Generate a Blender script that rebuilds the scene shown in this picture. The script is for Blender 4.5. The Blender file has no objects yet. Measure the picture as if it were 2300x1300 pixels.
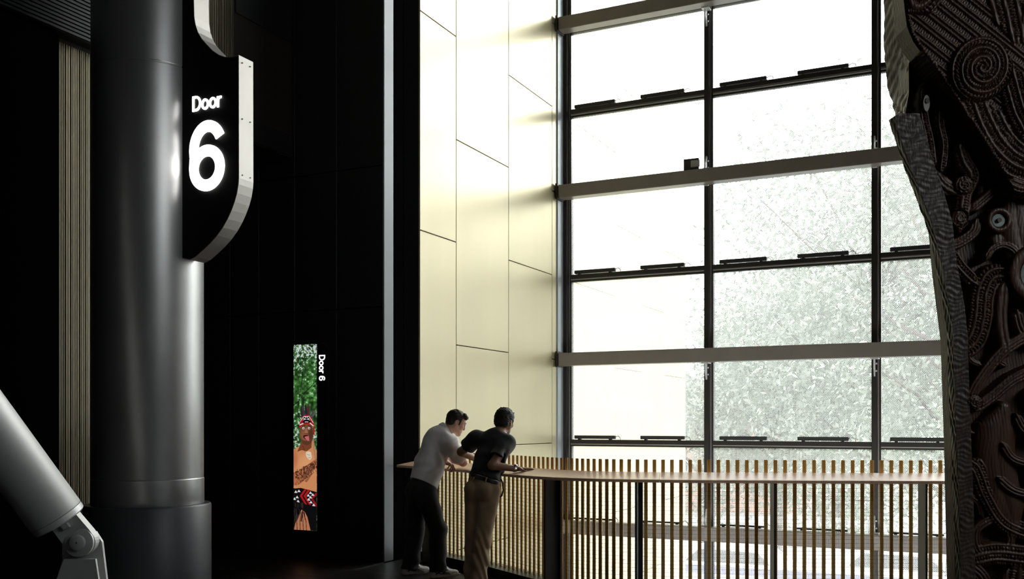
import bpy, bmesh, math, random
import numpy as np
from mathutils import Vector, Matrix

SC = bpy.context.scene
C = SC.collection
YAW = math.radians(25.93)

# ------------------------------------------------------------------ camera
cam_d = bpy.data.cameras.new('camera')
cam_d.sensor_width = 36.0
cam_d.lens = 34.28
cam_d.shift_y = 0.1296
cam_d.clip_end = 500
cam = bpy.data.objects.new('camera', cam_d)
cam.location = (0, 0, 1.55)
cam.rotation_euler = (math.pi / 2, 0, YAW)
C.objects.link(cam)
SC.camera = cam

# ------------------------------------------------------------------ world: bright overcast sky, brighter overhead
SKY = 11.0
w = bpy.data.worlds.new('overcast_sky')
SC.world = w
w.use_nodes = True
nt = w.node_tree
nt.nodes.clear()
o_ = nt.nodes.new('ShaderNodeOutputWorld')
b_ = nt.nodes.new('ShaderNodeBackground')
tc = nt.nodes.new('ShaderNodeTexCoord')
sp = nt.nodes.new('ShaderNodeSeparateXYZ')
rm = nt.nodes.new('ShaderNodeValToRGB')
rm.color_ramp.elements[0].position = 0.0
rm.color_ramp.elements[0].color = (0.36, 0.37, 0.38, 1)
rm.color_ramp.elements[1].position = 1.0
rm.color_ramp.elements[1].color = (1.0, 1.02, 1.05, 1)
nt.links.new(tc.outputs['Generated'], sp.inputs[0])
nt.links.new(sp.outputs['Z'], rm.inputs[0])
nt.links.new(rm.outputs[0], b_.inputs[0])
b_.inputs[1].default_value = SKY
nt.links.new(b_.outputs[0], o_.inputs[0])

# soft sun behind thin cloud, in front of the glass wall
sun_d = bpy.data.lights.new('sun', 'SUN')
sun_d.energy = 4.2
sun_d.angle = math.radians(32)
sun_d.color = (1.0, 0.97, 0.92)
sun = bpy.data.objects.new('sun', sun_d)
sun.rotation_euler = Vector((-0.30, -1.0, -0.43)).to_track_quat('-Z', 'Y').to_euler()
C.objects.link(sun)

SC.view_settings.view_transform = 'Standard'
SC.view_settings.look = 'None'
SC.view_settings.exposure = 0.0
SC.view_settings.gamma = 1.0
SC.view_settings.use_curve_mapping = False

# ------------------------------------------------------------------ materials
def lk(nt, a, b): nt.links.new(a, b)

def mat(name, col, rough=0.5, metal=0.0, var=0.0, scale=8.0, bump=0.0, bscale=60.0, stretch=None, spec=0.5, sheen=0.0, col2=None, thr=None, aniso=0.0):
    m = bpy.data.materials.new(name)
    m.use_nodes = True
    nt = m.node_tree
    p = nt.nodes['Principled BSDF']
    p.inputs['Base Color'].default_value = (*col, 1)
    p.inputs['Roughness'].default_value = rough
    p.inputs['Metallic'].default_value = metal
    p.inputs['Specular IOR Level'].default_value = spec
    if sheen: p.inputs['Sheen Weight'].default_value = sheen
    if aniso: p.inputs['Anisotropic'].default_value = aniso
    if var or bump or col2:
        tc = nt.nodes.new('ShaderNodeTexCoord')
        mp = nt.nodes.new('ShaderNodeMapping')
        lk(nt, tc.outputs['Object'], mp.inputs[0])
        if stretch: mp.inputs['Scale'].default_value = stretch
    if var or col2:
        n = nt.nodes.new('ShaderNodeTexNoise')
        n.inputs['Scale'].default_value = scale
        n.inputs['Detail'].default_value = 5
        lk(nt, mp.outputs[0], n.inputs['Vector'])
        r = nt.nodes.new('ShaderNodeValToRGB')
        c2 = col2 or tuple(max(0, c * (1 + var)) for c in col)
        c1 = col if col2 else tuple(max(0, c * (1 - var)) for c in col)
        r.color_ramp.elements[0].color = (*c1, 1)
        r.color_ramp.elements[1].color = (*c2, 1)
        lo, hi = thr or (0.3, 0.7)
        r.color_ramp.elements[0].position = lo
        r.color_ramp.elements[1].position = hi
        lk(nt, n.outputs['Fac'], r.inputs[0])
        lk(nt, r.outputs[0], p.inputs['Base Color'])
    if bump:
        n2 = nt.nodes.new('ShaderNodeTexNoise')
        n2.inputs['Scale'].default_value = bscale
        n2.inputs['Detail'].default_value = 3
        lk(nt, mp.outputs[0], n2.inputs['Vector'])
        bp = nt.nodes.new('ShaderNodeBump')
        bp.inputs['Strength'].default_value = bump
        bp.inputs['Distance'].default_value = 0.01
        lk(nt, n2.outputs['Fac'], bp.inputs['Height'])
        lk(nt, bp.outputs[0], p.inputs['Normal'])
    return m

def emis(name, col, s):
    m = bpy.data.materials.new(name)
    m.use_nodes = True
    p = m.node_tree.nodes['Principled BSDF']
    p.inputs['Base Color'].default_value = (*col, 1)
    p.inputs['Emission Color'].default_value = (*col, 1)
    p.inputs['Emission Strength'].default_value = s
    return m

M = {}
M['gold'] = mat('champagne_metal', (0.71, 0.625, 0.385), 0.36, 0.25, 0.03, 1.5, 0.02, 300, stretch=(1, 1, 0.05), spec=0.6)
M['gap'] = mat('dark_joint', (0.05, 0.035, 0.03), 0.7)
M['black'] = mat('black_cladding', (0.012, 0.012, 0.013), 0.42, 0.0, 0.15, 3.0, spec=0.35)
M['blackgloss'] = mat('black_painted_steel', (0.012, 0.012, 0.013), 0.35, spec=0.4)
M['trim'] = mat('grey_corner_trim', (0.15, 0.16, 0.17), 0.45, 0.5)
M['jamb'] = mat('blue_grey_jamb', (0.52, 0.58, 0.62), 0.45, 0.3)
M['mull'] = mat('bronze_mullion', (0.032, 0.027, 0.023), 0.42, 0.2, 0.1, 5)
M['mlip'] = mat('pale_glazing_bead', (0.62, 0.6, 0.55), 0.4, 0.3)
M['beam'] = mat('taupe_painted_steel', (0.26, 0.23, 0.20), 0.32, 0.0, 0.06, 4)
M['led'] = mat('black_lamp_housing', (0.03, 0.03, 0.03), 0.5)
M['white_m'] = mat('white_metal', (0.75, 0.77, 0.77), 0.4, 0.2)
M['grey_m'] = mat('grey_plate', (0.42, 0.39, 0.36), 0.5)
M['slat'] = mat('bronze_slat', (0.22, 0.19, 0.13), 0.28, 0.9, 0.35, 3, stretch=(1, 8, 0.02))
M['rib'] = mat('dark_rib', (0.035, 0.035, 0.038), 0.5, 0.2)
M['steel'] = mat('satin_grey_paint', (0.44, 0.435, 0.43), 0.36, 0.85, 0.06, 2.5, 0.03, 200)
M['strut'] = mat('pale_grey_paint', (0.47, 0.465, 0.46), 0.5, 0.35, 0.04, 2.5, 0.02, 200)
M['plinth'] = mat('charcoal_plinth', (0.045, 0.045, 0.05), 0.45, 0.3)
M['alu'] = mat('brushed_edge', (0.40, 0.375, 0.35), 0.40, 0.7, 0.05, 3)
M['signface'] = mat('black_sign_face', (0.006, 0.006, 0.006), 0.55, spec=0.2)
M['matt'] = mat('matt_black_lining', (0.003, 0.003, 0.0035), 0.9, spec=0.0)
M['letter'] = emis('lit_letter', (1, 0.985, 0.97), 4.0)
M['sletter'] = emis('screen_letter', (1, 0.985, 0.97), 1.6)
M['rail'] = mat('pale_rail_timber', (0.88, 0.58, 0.38), 0.36, 0.0, 0.08, 3.0, 0.02, 80, stretch=(1, 1, 1), spec=0.6)
M['batten'] = mat('gold_anodised_batten', (0.80, 0.49, 0.13), 0.42, 0.3, 0.12, 6, stretch=(1, 1, 0.1))
M['wire'] = mat('steel_wire', (0.22, 0.21, 0.2), 0.4, 0.8)
M['fin'] = mat('dark_fin_steel', (0.05, 0.05, 0.05), 0.4, 0.4)
M['floor'] = mat('black_marble', (0.010, 0.009, 0.009), 0.38, 0, col2=(0.10, 0.09, 0.085), scale=2.2, thr=(0.56, 0.70), stretch=(1.0, 5.0, 1), spec=0.3)
M['dark'] = mat('dark_plaster', (0.010, 0.010, 0.010), 0.8, spec=0.2)
M['brown'] = mat('dark_brown_panel', (0.02, 0.013, 0.009), 0.6, spec=0.25)
M['wood'] = mat('carved_dark_timber', (0.048, 0.019, 0.010), 0.40, 0, col2=(0.11, 0.047, 0.022), scale=6, thr=(0.35, 0.75), bump=0.25, bscale=45, stretch=(3, 3, 0.6))
M['adze'] = mat('adzed_timber', (0.10, 0.075, 0.055), 0.5, 0, col2=(0.19, 0.15, 0.11), scale=7, thr=(0.3, 0.7), bump=0.3, bscale=30, stretch=(2, 2, 0.7))
M['adze2'] = mat('dark_adzed_timber', (0.032, 0.018, 0.013), 0.42, 0, col2=(0.07, 0.046, 0.034), scale=7, thr=(0.3, 0.7), bump=0.3, bscale=30, stretch=(2, 2, 0.7))
M['shell'] = mat('paua_shell', (0.16, 0.22, 0.21), 0.25, 0.2, col2=(0.40, 0.46, 0.43), scale=25, thr=(0.35, 0.65))
M['bone'] = mat('pale_shell', (0.55, 0.52, 0.45), 0.35)
M['skin1'] = mat('light_skin', (0.56, 0.33, 0.235), 0.5, 0, 0.06, 14, sheen=0.05)
M['skin2'] = mat('brown_skin', (0.30, 0.15, 0.09), 0.45, 0, 0.06, 14, sheen=0.05)
M['hair1'] = mat('dark_brown_hair', (0.022, 0.014, 0.010), 0.65, 0, 0.3, 60, 0.5, 160, stretch=(1, 1, 0.3))
M['hair2'] = mat('black_hair', (0.010, 0.008, 0.007), 0.65, 0, 0.3, 60, 0.5, 160, stretch=(1, 1, 0.3))
M['tee_w'] = mat('white_cotton', (0.90, 0.86, 0.85), 0.85, 0, 0.03, 20, 0.08, 350, sheen=0.15)
M['tee_k'] = mat('black_cotton', (0.016, 0.017, 0.02), 0.85, 0, 0.1, 20, 0.1, 350, sheen=0.12)
M['trs_k'] = mat('black_trouser_cloth', (0.010, 0.010, 0.012), 0.85, 0, 0.15, 20, 0.1, 300, sheen=0.08)
M['khaki'] = mat('khaki_cotton', (0.36, 0.24, 0.135), 0.8, 0, 0.08, 12, 0.1, 300, sheen=0.1)
M['leather'] = mat('dark_leather', (0.014, 0.015, 0.019), 0.4)
M['shoe'] = mat('white_trainer_mesh', (0.85, 0.83, 0.81), 0.6, 0, 0.05, 30, 0.2, 200)
M['sole'] = mat('offwhite_sole', (0.50, 0.43, 0.37), 0.7)
M['stripe'] = mat('black_overlay', (0.015, 0.015, 0.017), 0.5)
M['chrome'] = mat('watch_steel', (0.55, 0.53, 0.5), 0.25, 1.0)
M['leaf'] = mat('tree_leaf', (0.165, 0.20, 0.15), 0.6, 0, col2=(0.36, 0.41, 0.32), scale=0.8, thr=(0.35, 0.65))
M['bark'] = mat('tree_bark', (0.16, 0.13, 0.11), 0.9, 0, 0.3, 6)
M['road'] = mat('street_paving', (0.15, 0.155, 0.145), 0.85, 0, 0.1, 2)
M['lav'] = mat('lavender_panel', (0.22, 0.22, 0.42), 0.6)
M['coping'] = mat('white_coping', (0.5, 0.5, 0.48), 0.7)
M['carw'] = mat('white_car_paint', (0.6, 0.6, 0.6), 0.2, 0, spec=0.6)
M['carglass'] = mat('dark_car_glass', (0.03, 0.035, 0.04), 0.1)
M['tyre'] = mat('tyre_rubber', (0.03, 0.03, 0.03), 0.8)
M['pbrick'] = mat('pink_brick', (0.36, 0.19, 0.14), 0.85, 0, 0.15, 12)
M['lowfloor'] = mat('lower_floor', (0.10, 0.095, 0.09), 0.6, 0, 0.1, 3)

# glass with a fine white dot frit
def glass_mat():
    m = bpy.data.materials.new('fritted_glass')
    m.use_nodes = True
    nt = m.node_tree
    nt.nodes.clear()
    out = nt.nodes.new('ShaderNodeOutputMaterial')
    tr = nt.nodes.new('ShaderNodeBsdfTransparent')
    tr.inputs[0].default_value = (0.93, 0.95, 0.94, 1)
    gl = nt.nodes.new('ShaderNodeBsdfGlossy')
    gl.inputs['Roughness'].default_value = 0.02
    gl.inputs[0].default_value = (1, 1, 1, 1)
    tl = nt.nodes.new('ShaderNodeBsdfTranslucent')
    tl.inputs[0].default_value = (0.88, 0.91, 0.92, 1)
    fr = nt.nodes.new('ShaderNodeFresnel')
    fr.inputs[0].default_value = 1.45
    tc = nt.nodes.new('ShaderNodeTexCoord')
    mp = nt.nodes.new('ShaderNodeMapping')
    mp.inputs['Rotation'].default_value = (0, math.radians(45), 0)
    lk(nt, tc.outputs['Object'], mp.inputs[0])
    sx = nt.nodes.new('ShaderNodeSeparateXYZ')
    lk(nt, mp.outputs[0], sx.inputs[0])
    def wave(s):
        a = nt.nodes.new('ShaderNodeMath'); a.operation = 'MULTIPLY'; a.inputs[1].default_value = 2 * math.pi / 0.016
        lk(nt, s, a.inputs[0])
        b = nt.nodes.new('ShaderNodeMath'); b.operation = 'SINE'
        lk(nt, a.outputs[0], b.inputs[0])
        return b.outputs[0]
    mu = nt.nodes.new('ShaderNodeMath'); mu.operation = 'ADD'
    lk(nt, wave(sx.outputs['X']), mu.inputs[0]); lk(nt, wave(sx.outputs['Z']), mu.inputs[1])
    gt = nt.nodes.new('ShaderNodeMath'); gt.operation = 'GREATER_THAN'; gt.inputs[1].default_value = 0.95
    lk(nt, mu.outputs[0], gt.inputs[0])
    m1 = nt.nodes.new('ShaderNodeMixShader')
    lk(nt, gt.outputs[0], m1.inputs[0]); lk(nt, tr.outputs[0], m1.inputs[1]); lk(nt, tl.outputs[0], m1.inputs[2])
    m2 = nt.nodes.new('ShaderNodeMixShader')
    lk(nt, fr.outputs[0], m2.inputs[0]); lk(nt, m1.outputs[0], m2.inputs[1]); lk(nt, gl.outputs[0], m2.inputs[2])
    lk(nt, m2.outputs[0], out.inputs[0])
    return m
M['glass'] = glass_mat()

# ------------------------------------------------------------------ mesh helpers
class MB:
    def __init__(s): s.v = []; s.f = []
    def add(s, vs, fs):
        n = len(s.v)
        s.v += [tuple(v) for v in vs]
        s.f += [tuple(i + n for i in f) for f in fs]
        return s
    def box(s, x0, x1, y0, y1, z0, z1):
        return s.add([(x0, y0, z0), (x1, y0, z0), (x1, y1, z0), (x0, y1, z0), (x0, y0, z1), (x1, y0, z1), (x1, y1, z1), (x0, y1, z1)],
                     [(0, 3, 2, 1), (4, 5, 6, 7), (0, 1, 5, 4), (1, 2, 6, 5), (2, 3, 7, 6), (3, 0, 4, 7)])
    def bbox(s, x0, x1, y0, y1, z0, z1, b=0.004):
        # box with bevelled edges
        bm = bmesh.new()
        bmesh.ops.create_cube(bm, size=1)
        for v in bm.verts:
            v.co = Vector(((x0 + x1) / 2 + v.co.x * (x1 - x0), (y0 + y1) / 2 + v.co.y * (y1 - y0), (z0 + z1) / 2 + v.co.z * (z1 - z0)))
        bmesh.ops.bevel(bm, geom=bm.edges[:], offset=b, segments=1, affect='EDGES')
        bm.verts.index_update()
        s.add([v.co[:] for v in bm.verts], [[v.index for v in f.verts] for f in bm.faces])
        bm.free()
        return s
    def prism(s, poly, fn, a, b):
        # poly: list of 2d points, fn(p, h) -> 3d
        n = len(poly)
        vs = [fn(p, a) for p in poly] + [fn(p, b) for p in poly]
        fs = [tuple(range(n))[::-1], tuple(range(n, 2 * n))]
        fs += [(i, (i + 1) % n, (i + 1) % n + n, i + n) for i in range(n)]
        return s.add(vs, fs)
    def tube(s, pts, r, n=8, cap=True):
        pts = [Vector(p) for p in pts]
        rs = r if isinstance(r, (list, tuple)) else [r] * len(pts)
        up = None
        vs, fs = [], []
        for i, p in enumerate(pts):
            t = (pts[min(i + 1, len(pts) - 1)] - pts[max(i - 1, 0)]).normalized()
            if up is None:
                up = Vector((0, 0, 1)) if abs(t.z) < 0.9 else Vector((1, 0, 0))
            a = (up - t * up.dot(t)).normalized()
            up = a
            b = t.cross(a)
            for k in range(n):
                an = 2 * math.pi * k / n
                vs.append(p + (a * math.cos(an) + b * math.sin(an)) * rs[i])
        for i in range(len(pts) - 1):
            for k in range(n):
                fs.append((i * n + k, i * n + (k + 1) % n, (i + 1) * n + (k + 1) % n, (i + 1) * n + k))
        if cap:
            fs.append(tuple(range(n))[::-1])
            m = (len(pts) - 1) * n
            fs.append(tuple(range(m, m + n)))
        return s.add(vs, fs)
    def lathe(s, prof, n=48, cx=0, cy=0):
        # prof: list of (r, z) bottom to top
        vs, fs = [], []
        for r, z in prof:
            for k in range(n):
                an = 2 * math.pi * k / n
                vs.append((cx + r * math.cos(an), cy + r * math.sin(an), z))
        for i in range(len(prof) - 1):
            for k in range(n):
                fs.append((i * n + k, i * n + (k + 1) % n, (i + 1) * n + (k + 1) % n, (i + 1) * n + k))
        fs.append(tuple(range(n))[::-1])
        m = (len(prof) - 1) * n
        fs.append(tuple(range(m, m + n)))
        return s.add(vs, fs)
    def mesh(s, name='m'):
        me = bpy.data.meshes.new(name)
        me.from_pydata(s.v, [], s.f)
        me.update()
        return me

def link(name, me, m=None, parent=None, smooth=False, angle=None):
    if isinstance(me, MB): me = me.mesh(name)
    if m is not None and not me.materials:
        me.materials.append(M[m] if isinstance(m, str) else m)
    if smooth:
        me.polygons.foreach_set('use_smooth', [True] * len(me.polygons))
        if angle:
            try: me.set_sharp_from_angle(angle=math.radians(angle))
            except Exception: pass
    o = bpy.data.objects.new(name, me)
    C.objects.link(o)
    if parent: o.parent = parent
    return o

def tag(o, label=None, cat=None, group=None, kind=None):
    if label: o['label'] = label
    if cat: o['category'] = cat
    if group: o['group'] = group
    if kind: o['kind'] = kind
    return o

def empty(name, loc=(0, 0, 0), rz=0.0):
    o = bpy.data.objects.new(name, None)
    o.location = loc
    o.rotation_euler = (0, 0, rz)
    o.empty_display_size = 0.1
    C.objects.link(o)
    return o

def struct(name, mb, m, label, cat, parent=None):
    o = link(name, mb, m, parent)
    return tag(o, label, cat, kind='structure')

def box(*a): return MB().box(*a)

# ================================================================== SETTING
WX = -6.0          # plane of the gold wall
WY = 14.24         # plane of the glass wall
DY = 9.09          # face of the black wall with the screen
LX = -7.23         # plane of the slatted wall
TOP = 14.0

# balustrade plan: front edge of the handrail
RAIL = [(-5.985, 9.33), (-5.46, 9.03), (-4.70, 8.60), (-4.10, 8.19), (-3.62, 7.90), (-3.15, 7.775), (-2.61, 7.84), (-1.876, 8.08), (-1.037, 8.415), (-0.30, 8.735), (0.6, 9.13), (1.7, 9.61), (2.8, 10.1), (4.2, 10.7), (6.0, 11.5), (7.5, 12.15)]

def catmull(pts, step=0.05):
    P = [np.array(p, float) for p in pts]
    P = [2 * P[0] - P[1]] + P + [2 * P[-1] - P[-2]]
    out = []
    for i in range(1, len(P) - 2):
        n = max(2, int(np.linalg.norm(P[i + 1] - P[i]) / step))
        for k in range(n):
            t = k / n
            a, b, c, d = P[i - 1], P[i], P[i + 1], P[i + 2]
            out.append(0.5 * ((2 * b) + (-a + c) * t + (2 * a - 5 * b + 4 * c - d) * t * t + (-a + 3 * b - 3 * c + d) * t ** 3))
    out.append(P[-2])
    return np.array(out)

rc = catmull(RAIL, 0.04)
for _ in range(25):
    rc[1:-1] = 0.25 * rc[:-2] + 0.5 * rc[1:-1] + 0.25 * rc[2:]
seg = np.linalg.norm(np.diff(rc, axis=0), axis=1)
arc = np.concatenate([[0], np.cumsum(seg)])
RL = arc[-1]
tan_ = np.gradient(rc, axis=0)
tan_ /= np.linalg.norm(tan_, axis=1)[:, None]
nor_ = np.stack([-tan_[:, 1], tan_[:, 0]], 1)      # towards the void

def rail_at(s, off=0.0):
    x = np.interp(s, arc, rc[:, 0]); y = np.interp(s, arc, rc[:, 1])
    nx = np.interp(s, arc, nor_[:, 0]); ny = np.interp(s, arc, nor_[:, 1])
    l = math.hypot(nx, ny)
    return x + nx / l * off, y + ny / l * off, nx / l, ny / l

# upper floor slab, its edge follows the balustrade
edge = [rail_at(s, 0.40)[:2] for s in np.linspace(0, RL, 60)]
poly = [(WX, -7.0), (9.0, -7.0), (9.0, 12.6)] + [(min(p[0], 8.9), p[1]) for p in edge[::-1]] + [(WX, 9.7)]
fl = struct('floor', MB().prism(poly, lambda p, h: (p[0], p[1], h), -0.35, -0.012), 'black', 'black polished stone floor of the upper landing', 'floor')
struct('floor', MB().box(-12.0, WX - 0.001, -7.0, DY + 0.02, -0.35, -0.012), 'black', 'black stone floor running into the dark passage under the bulkhead', 'floor')
tmb = MB().box(0.0015, 1.1985, 0.0015, 0.5985, -0.012, 0.0).mesh('floor_tile')
tmb.materials.append(M['floor'])
for i in range(4):
    for j in range(9):
        x = -10.8 + 1.2 * i; y = 3.7 + 0.6 * j
        if x >= WX - 0.01 and y > 8.5: continue
        o = link('floor_tile', tmb, None, fl); o.location = (x, y, 0)
for i in range(3):
    for j in range(12):
        x = -6.0 + 1.2 * i; y = 3.7 + 0.6 * j
        lim = np.interp(x, rc[:, 0], rc[:, 1]) ; lim2 = np.interp(x + 1.2, rc[:, 0], rc[:, 1])
        if y + 0.6 > min(lim, lim2) + 0.32: continue
        o = link('floor_tile', tmb, None, fl); o.location = (x, y, 0)

struct('floor', box(-6.2, 9.0, 7.0, WY + 0.1, -3.75, -3.55), 'lowfloor', 'pale lower hall floor far below the balustrade', 'floor')
struct('ceiling', box(-12.2, 9.2, -7.2, WY + 0.3, TOP, TOP + 0.3), 'dark', 'dark ceiling high above the hall', 'ceiling')
struct('wall_right', box(9.0, 9.3, -7.2, WY + 0.3, -3.75, 5.0), 'dark', 'dark lower wall at the far right of the hall', 'wall')
struct('wall_right', box(9.0, 9.3, 5.4, WY + 0.3, 5.0, 8.4), 'dark', 'dark pier of the far right wall next to the glass wall', 'wall')
struct('wall_right', box(9.0, 9.3, -7.2, -0.6, 5.0, 8.4), 'dark', 'dark pier of the far right wall behind the viewer', 'wall')
struct('wall_right', box(9.0, 9.3, -7.2, WY + 0.3, 8.4, TOP), 'dark', 'dark upper wall at the far right of the hall', 'wall')
fill_win = empty('fill_window', (9.1, 2.4, 5.0))  # unseen window added so daylight fills the fronts of people, battens and carving
tag(fill_win, 'unseen high window added in the far right wall for fill daylight', 'window', kind='structure')
for k in range(4):
    link('mullion', MB().bbox(-0.05, 0.05, -3.0 + k * 2.0 - 0.03, -3.0 + k * 2.0 + 0.03, 0.0, 3.4, 0.004), 'mull', fill_win)
FILL_WIN = fill_win
struct('wall_rear', box(-12.2, 9.3, -7.4, -7.1, -0.4, TOP), 'dark', 'dark wall behind the viewer', 'wall')
struct('wall_passage', box(-12.3, -12.0, -7.2, 12.2, -0.4, TOP), 'brown', 'dark brown end wall of the passage', 'wall')

# ---- gold wall: panels with recessed joints, running on outside the glass
gw = struct('wall_left', box(WX - 0.35, WX - 0.035, 9.845, 21.2, -3.75, TOP), 'gap', 'tall champagne gold metal panel wall beside the glass wall', 'wall')
zs0, zst = 1.23, 1.2933
cols = [(9.857, 10.733), (10.733, 12.233), (12.233, 13.749), (13.749, 13.92)]
ext = [(14.34, 15.10), (15.10, 16.60), (16.60, 18.10), (18.10, 19.60), (19.60, 21.15)]
par = [0, 1, 0, 1]
pm_cache = {}
def gold_col(y0, y1, parity, zmin=-3.7, zmax=TOP):
    g = 0.006
    z = zs0 + zst * parity - 4 * 2 * zst
    while z < zmax:
        a, b = max(z, zmin), min(z + 2 * zst, zmax)
        if b - a > 0.05:
            mb = MB().bbox(WX - 0.03, WX, y0 + g, y1 - g, a + g, b - g, 0.003)
            link('panel', mb, 'gold', gw)
        z += 2 * zst
for (a, b), p in zip(cols, par): gold_col(a, b, p)
for k, (a, b) in enumerate(ext): gold_col(a, b, (k + 1) % 2 if k else 0)

# black return between the gold wall and the black wall
bw = struct('wall_back', MB().box(-12.0, WX - 0.02, DY + 0.03, 9.845, -0.2, TOP), 'black', 'black panelled wall carrying the tall screen', 'wall')
link('corner_trim', MB().bbox(WX - 0.02, WX + 0.004, DY + 0.002, 9.285, 0.0, TOP, 0.006), 'trim', bw)
link('return_panel', MB().bbox(WX - 0.02, WX - 0.002, 9.295, 9.50, -3.7, TOP, 0.003), 'matt', bw)
link('return_panel', MB().bbox(WX - 0.02, WX - 0.002, 9.505, 9.835, -3.7, TOP, 0.003), 'matt', bw)
xs = [-12.0, -10.0, -8.75, -8.2, -7.757, -7.224, -6.631, WX - 0.005]
zs = [0.0, 2.83, 4.40, 6.9, 9.3, TOP]
for i in range(len(xs) - 1):
    for j in range(len(zs) - 1):
        link('panel', MB().bbox(xs[i] + 0.004, xs[i + 1] - 0.004, DY, DY + 0.03, zs[j] + 0.006, zs[j + 1] - 0.006, 0.003), 'black', bw)

# ---- slatted wall on the left, with the bulkhead over the passage
sw = struct('wall_side', MB().prism([(-7.0, 0.0), (7.05, 0.0), (7.05, 4.62), (DY - 0.01, 4.62), (DY - 0.01, TOP), (-7.0, TOP)], lambda p, h: (h, p[0], p[1]), LX - 0.5, LX - 0.03), 'brown', 'bronze slatted side wall with an opening to the dark passage', 'wall')
random.seed(4)
y = 5.86
slats = {}
while y < 8.1:
    wdt = random.choice([0.010, 0.013, 0.016, 0.022])
    dep = random.choice([0.006, 0.008, 0.011])
    z0 = 0.79 if y < 7.05 else 4.62
    z1 = 4.86 if y < 6.9 else TOP
    link('slat', MB().box(LX - 0.03, LX - 0.03 + dep, y, y + wdt, z0, z1), 'slat', sw)
    y += wdt + 0.009
link('base_ledge', MB().bbox(LX - 0.03, LX + 0.06, 5.86, 7.05, 0.0, 0.78, 0.01), 'black', sw)
link('pier_lining', MB().bbox(LX - 0.03, LX + 0.05, -6.9, 5.855, 0.0, 4.89, 0.01), 'matt', sw)
for zz, hh in ((5.95, 0.5), (4.63, 0.25)):
    link('fascia_band', MB().bbox(LX - 0.03, LX - 0.012, 8.12, DY - 0.02, zz, zz + hh, 0.004), 'blackgloss', sw)
# ribbed dark fascia over the slats
fs_ = struct('trim_1', box(LX - 0.03, LX + 0.10, -2.0, 6.88, 4.90, 7.2), 'black', 'dark horizontally ribbed fascia above the bronze slats', 'fascia')
z = 4.905
while z < 6.2:
    link('rib', MB().box(LX + 0.10, LX + 0.125, 4.6, 6.88, z, z + 0.02), 'rib', fs_)
    z += 0.034

# ---- glass wall
win = empty('window_1', (0, WY, 0))
tag(win, 'tall gridded glass curtain wall with bronze mullions flooding the hall with daylight', 'window', kind='structure')
MUL = [-5.947, -3.689, -1.365, 0.95, 3.27, 5.6, 7.95]
TZ = [-3.65, -1.36, 1.23, 3.81, 6.40, 8.98, 11.56]         # transoms
BZ = [-0.065, 2.52, 5.11, 7.70, 10.3, 12.9]               # beams
for i, x in enumerate(MUL):
    link('mullion', MB().bbox(x - 0.045, x + 0.03, -0.10, 0.08, -3.7, TOP, 0.004), 'mull', win)
    link('mullion_edge', MB().bbox(x + 0.048, x + 0.072, -0.03, 0.08, -3.7, TOP, 0.003), 'mull', win)
    link('glazing_bead', MB().bbox(x + 0.03, x + 0.048, -0.02, 0.05, -3.7, TOP, 0.002), 'mlip', win)
for i in range(len(MUL) - 1):
    x0, x1 = MUL[i] + 0.072, MUL[i + 1] - 0.045
    for z in TZ:
        link('transom', MB().bbox(x0, x1, -0.09, 0.06, z - 0.015, z + 0.05, 0.004), 'mull', win)
        link('transom_lip', MB().bbox(x0, x1, -0.02, 0.06, z - 0.055, z - 0.027, 0.003), 'mull', win)
        link('glazing_bead', MB().bbox(x0, x1, -0.045, 0.05, z - 0.027, z - 0.015, 0.002), 'mlip', win)
    for z in BZ:
        link('transom', MB().bbox(x0, x1, -0.04, 0.06, z - 0.035, z + 0.035, 0.003), 'mull', win)
    zz = sorted(TZ + BZ)
    for a, b in zip(zz[:-1], zz[1:]):
        link('pane', MB().box(x0 - 0.01, x1 + 0.01, 0.015, 0.023, a, b), 'glass', win)
for z in BZ:
    bm_ = link('beam', MB().bbox(WX + 0.06, 9.0, -0.40, -0.20, z - 0.10, z + 0.10, 0.008), 'beam', win)
    link('end_plate', MB().bbox(WX + 0.02, WX + 0.06, -0.42, -0.18, z - 0.115, z + 0.125, 0.004), 'mull', bm_)
    link('bracket_arm', MB().box(WX + 0.03, WX + 0.05, -0.2, 0.0, z - 0.08, z + 0.08), 'mull', bm_)
    for x in MUL[1:]:
        sg = 1 if z < 6 and z > 4 or z < 0 else -1
        def bp(p, h, x=x, z=z, sg=sg): return (x + h, p[0], z + sg * p[1])
        bk = link('bracket', MB().prism([(-0.20, 0.10), (-0.10, 0.10), (-0.10, 0.33), (-0.125, 0.345), (-0.20, 0.22)], bp, -0.012, 0.006).prism([(-0.24, 0.10), (-0.10, 0.10), (-0.10, 0.112), (-0.24, 0.112)], bp, -0.05, 0.06).box(x - 0.03, x + 0.03, -0.22, -0.1, z - 0.09, z + 0.09), 'white_m', bm_)
        for q in (0.17, 0.27):
            link('bolt', MB().tube([(x + 0.004, -0.12, z + sg * q), (x + 0.03, -0.12, z + sg * q)], 0.012, 6), 'white_m', bk)
jb = struct('trim_2', MB().bbox(WX - 0.03, WX + 0.02, 13.93, 14.22, -3.7, TOP, 0.004), 'jamb', 'blue grey metal jamb between gold wall and glass', 'trim')

for k in range(3):
    link('pane', MB().box(-0.004, 0.004, -3.0 + k * 2.0 + 0.03, -3.0 + (k + 1) * 2.0 - 0.03, 0.0, 3.4), 'glass', FILL_WIN)
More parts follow.
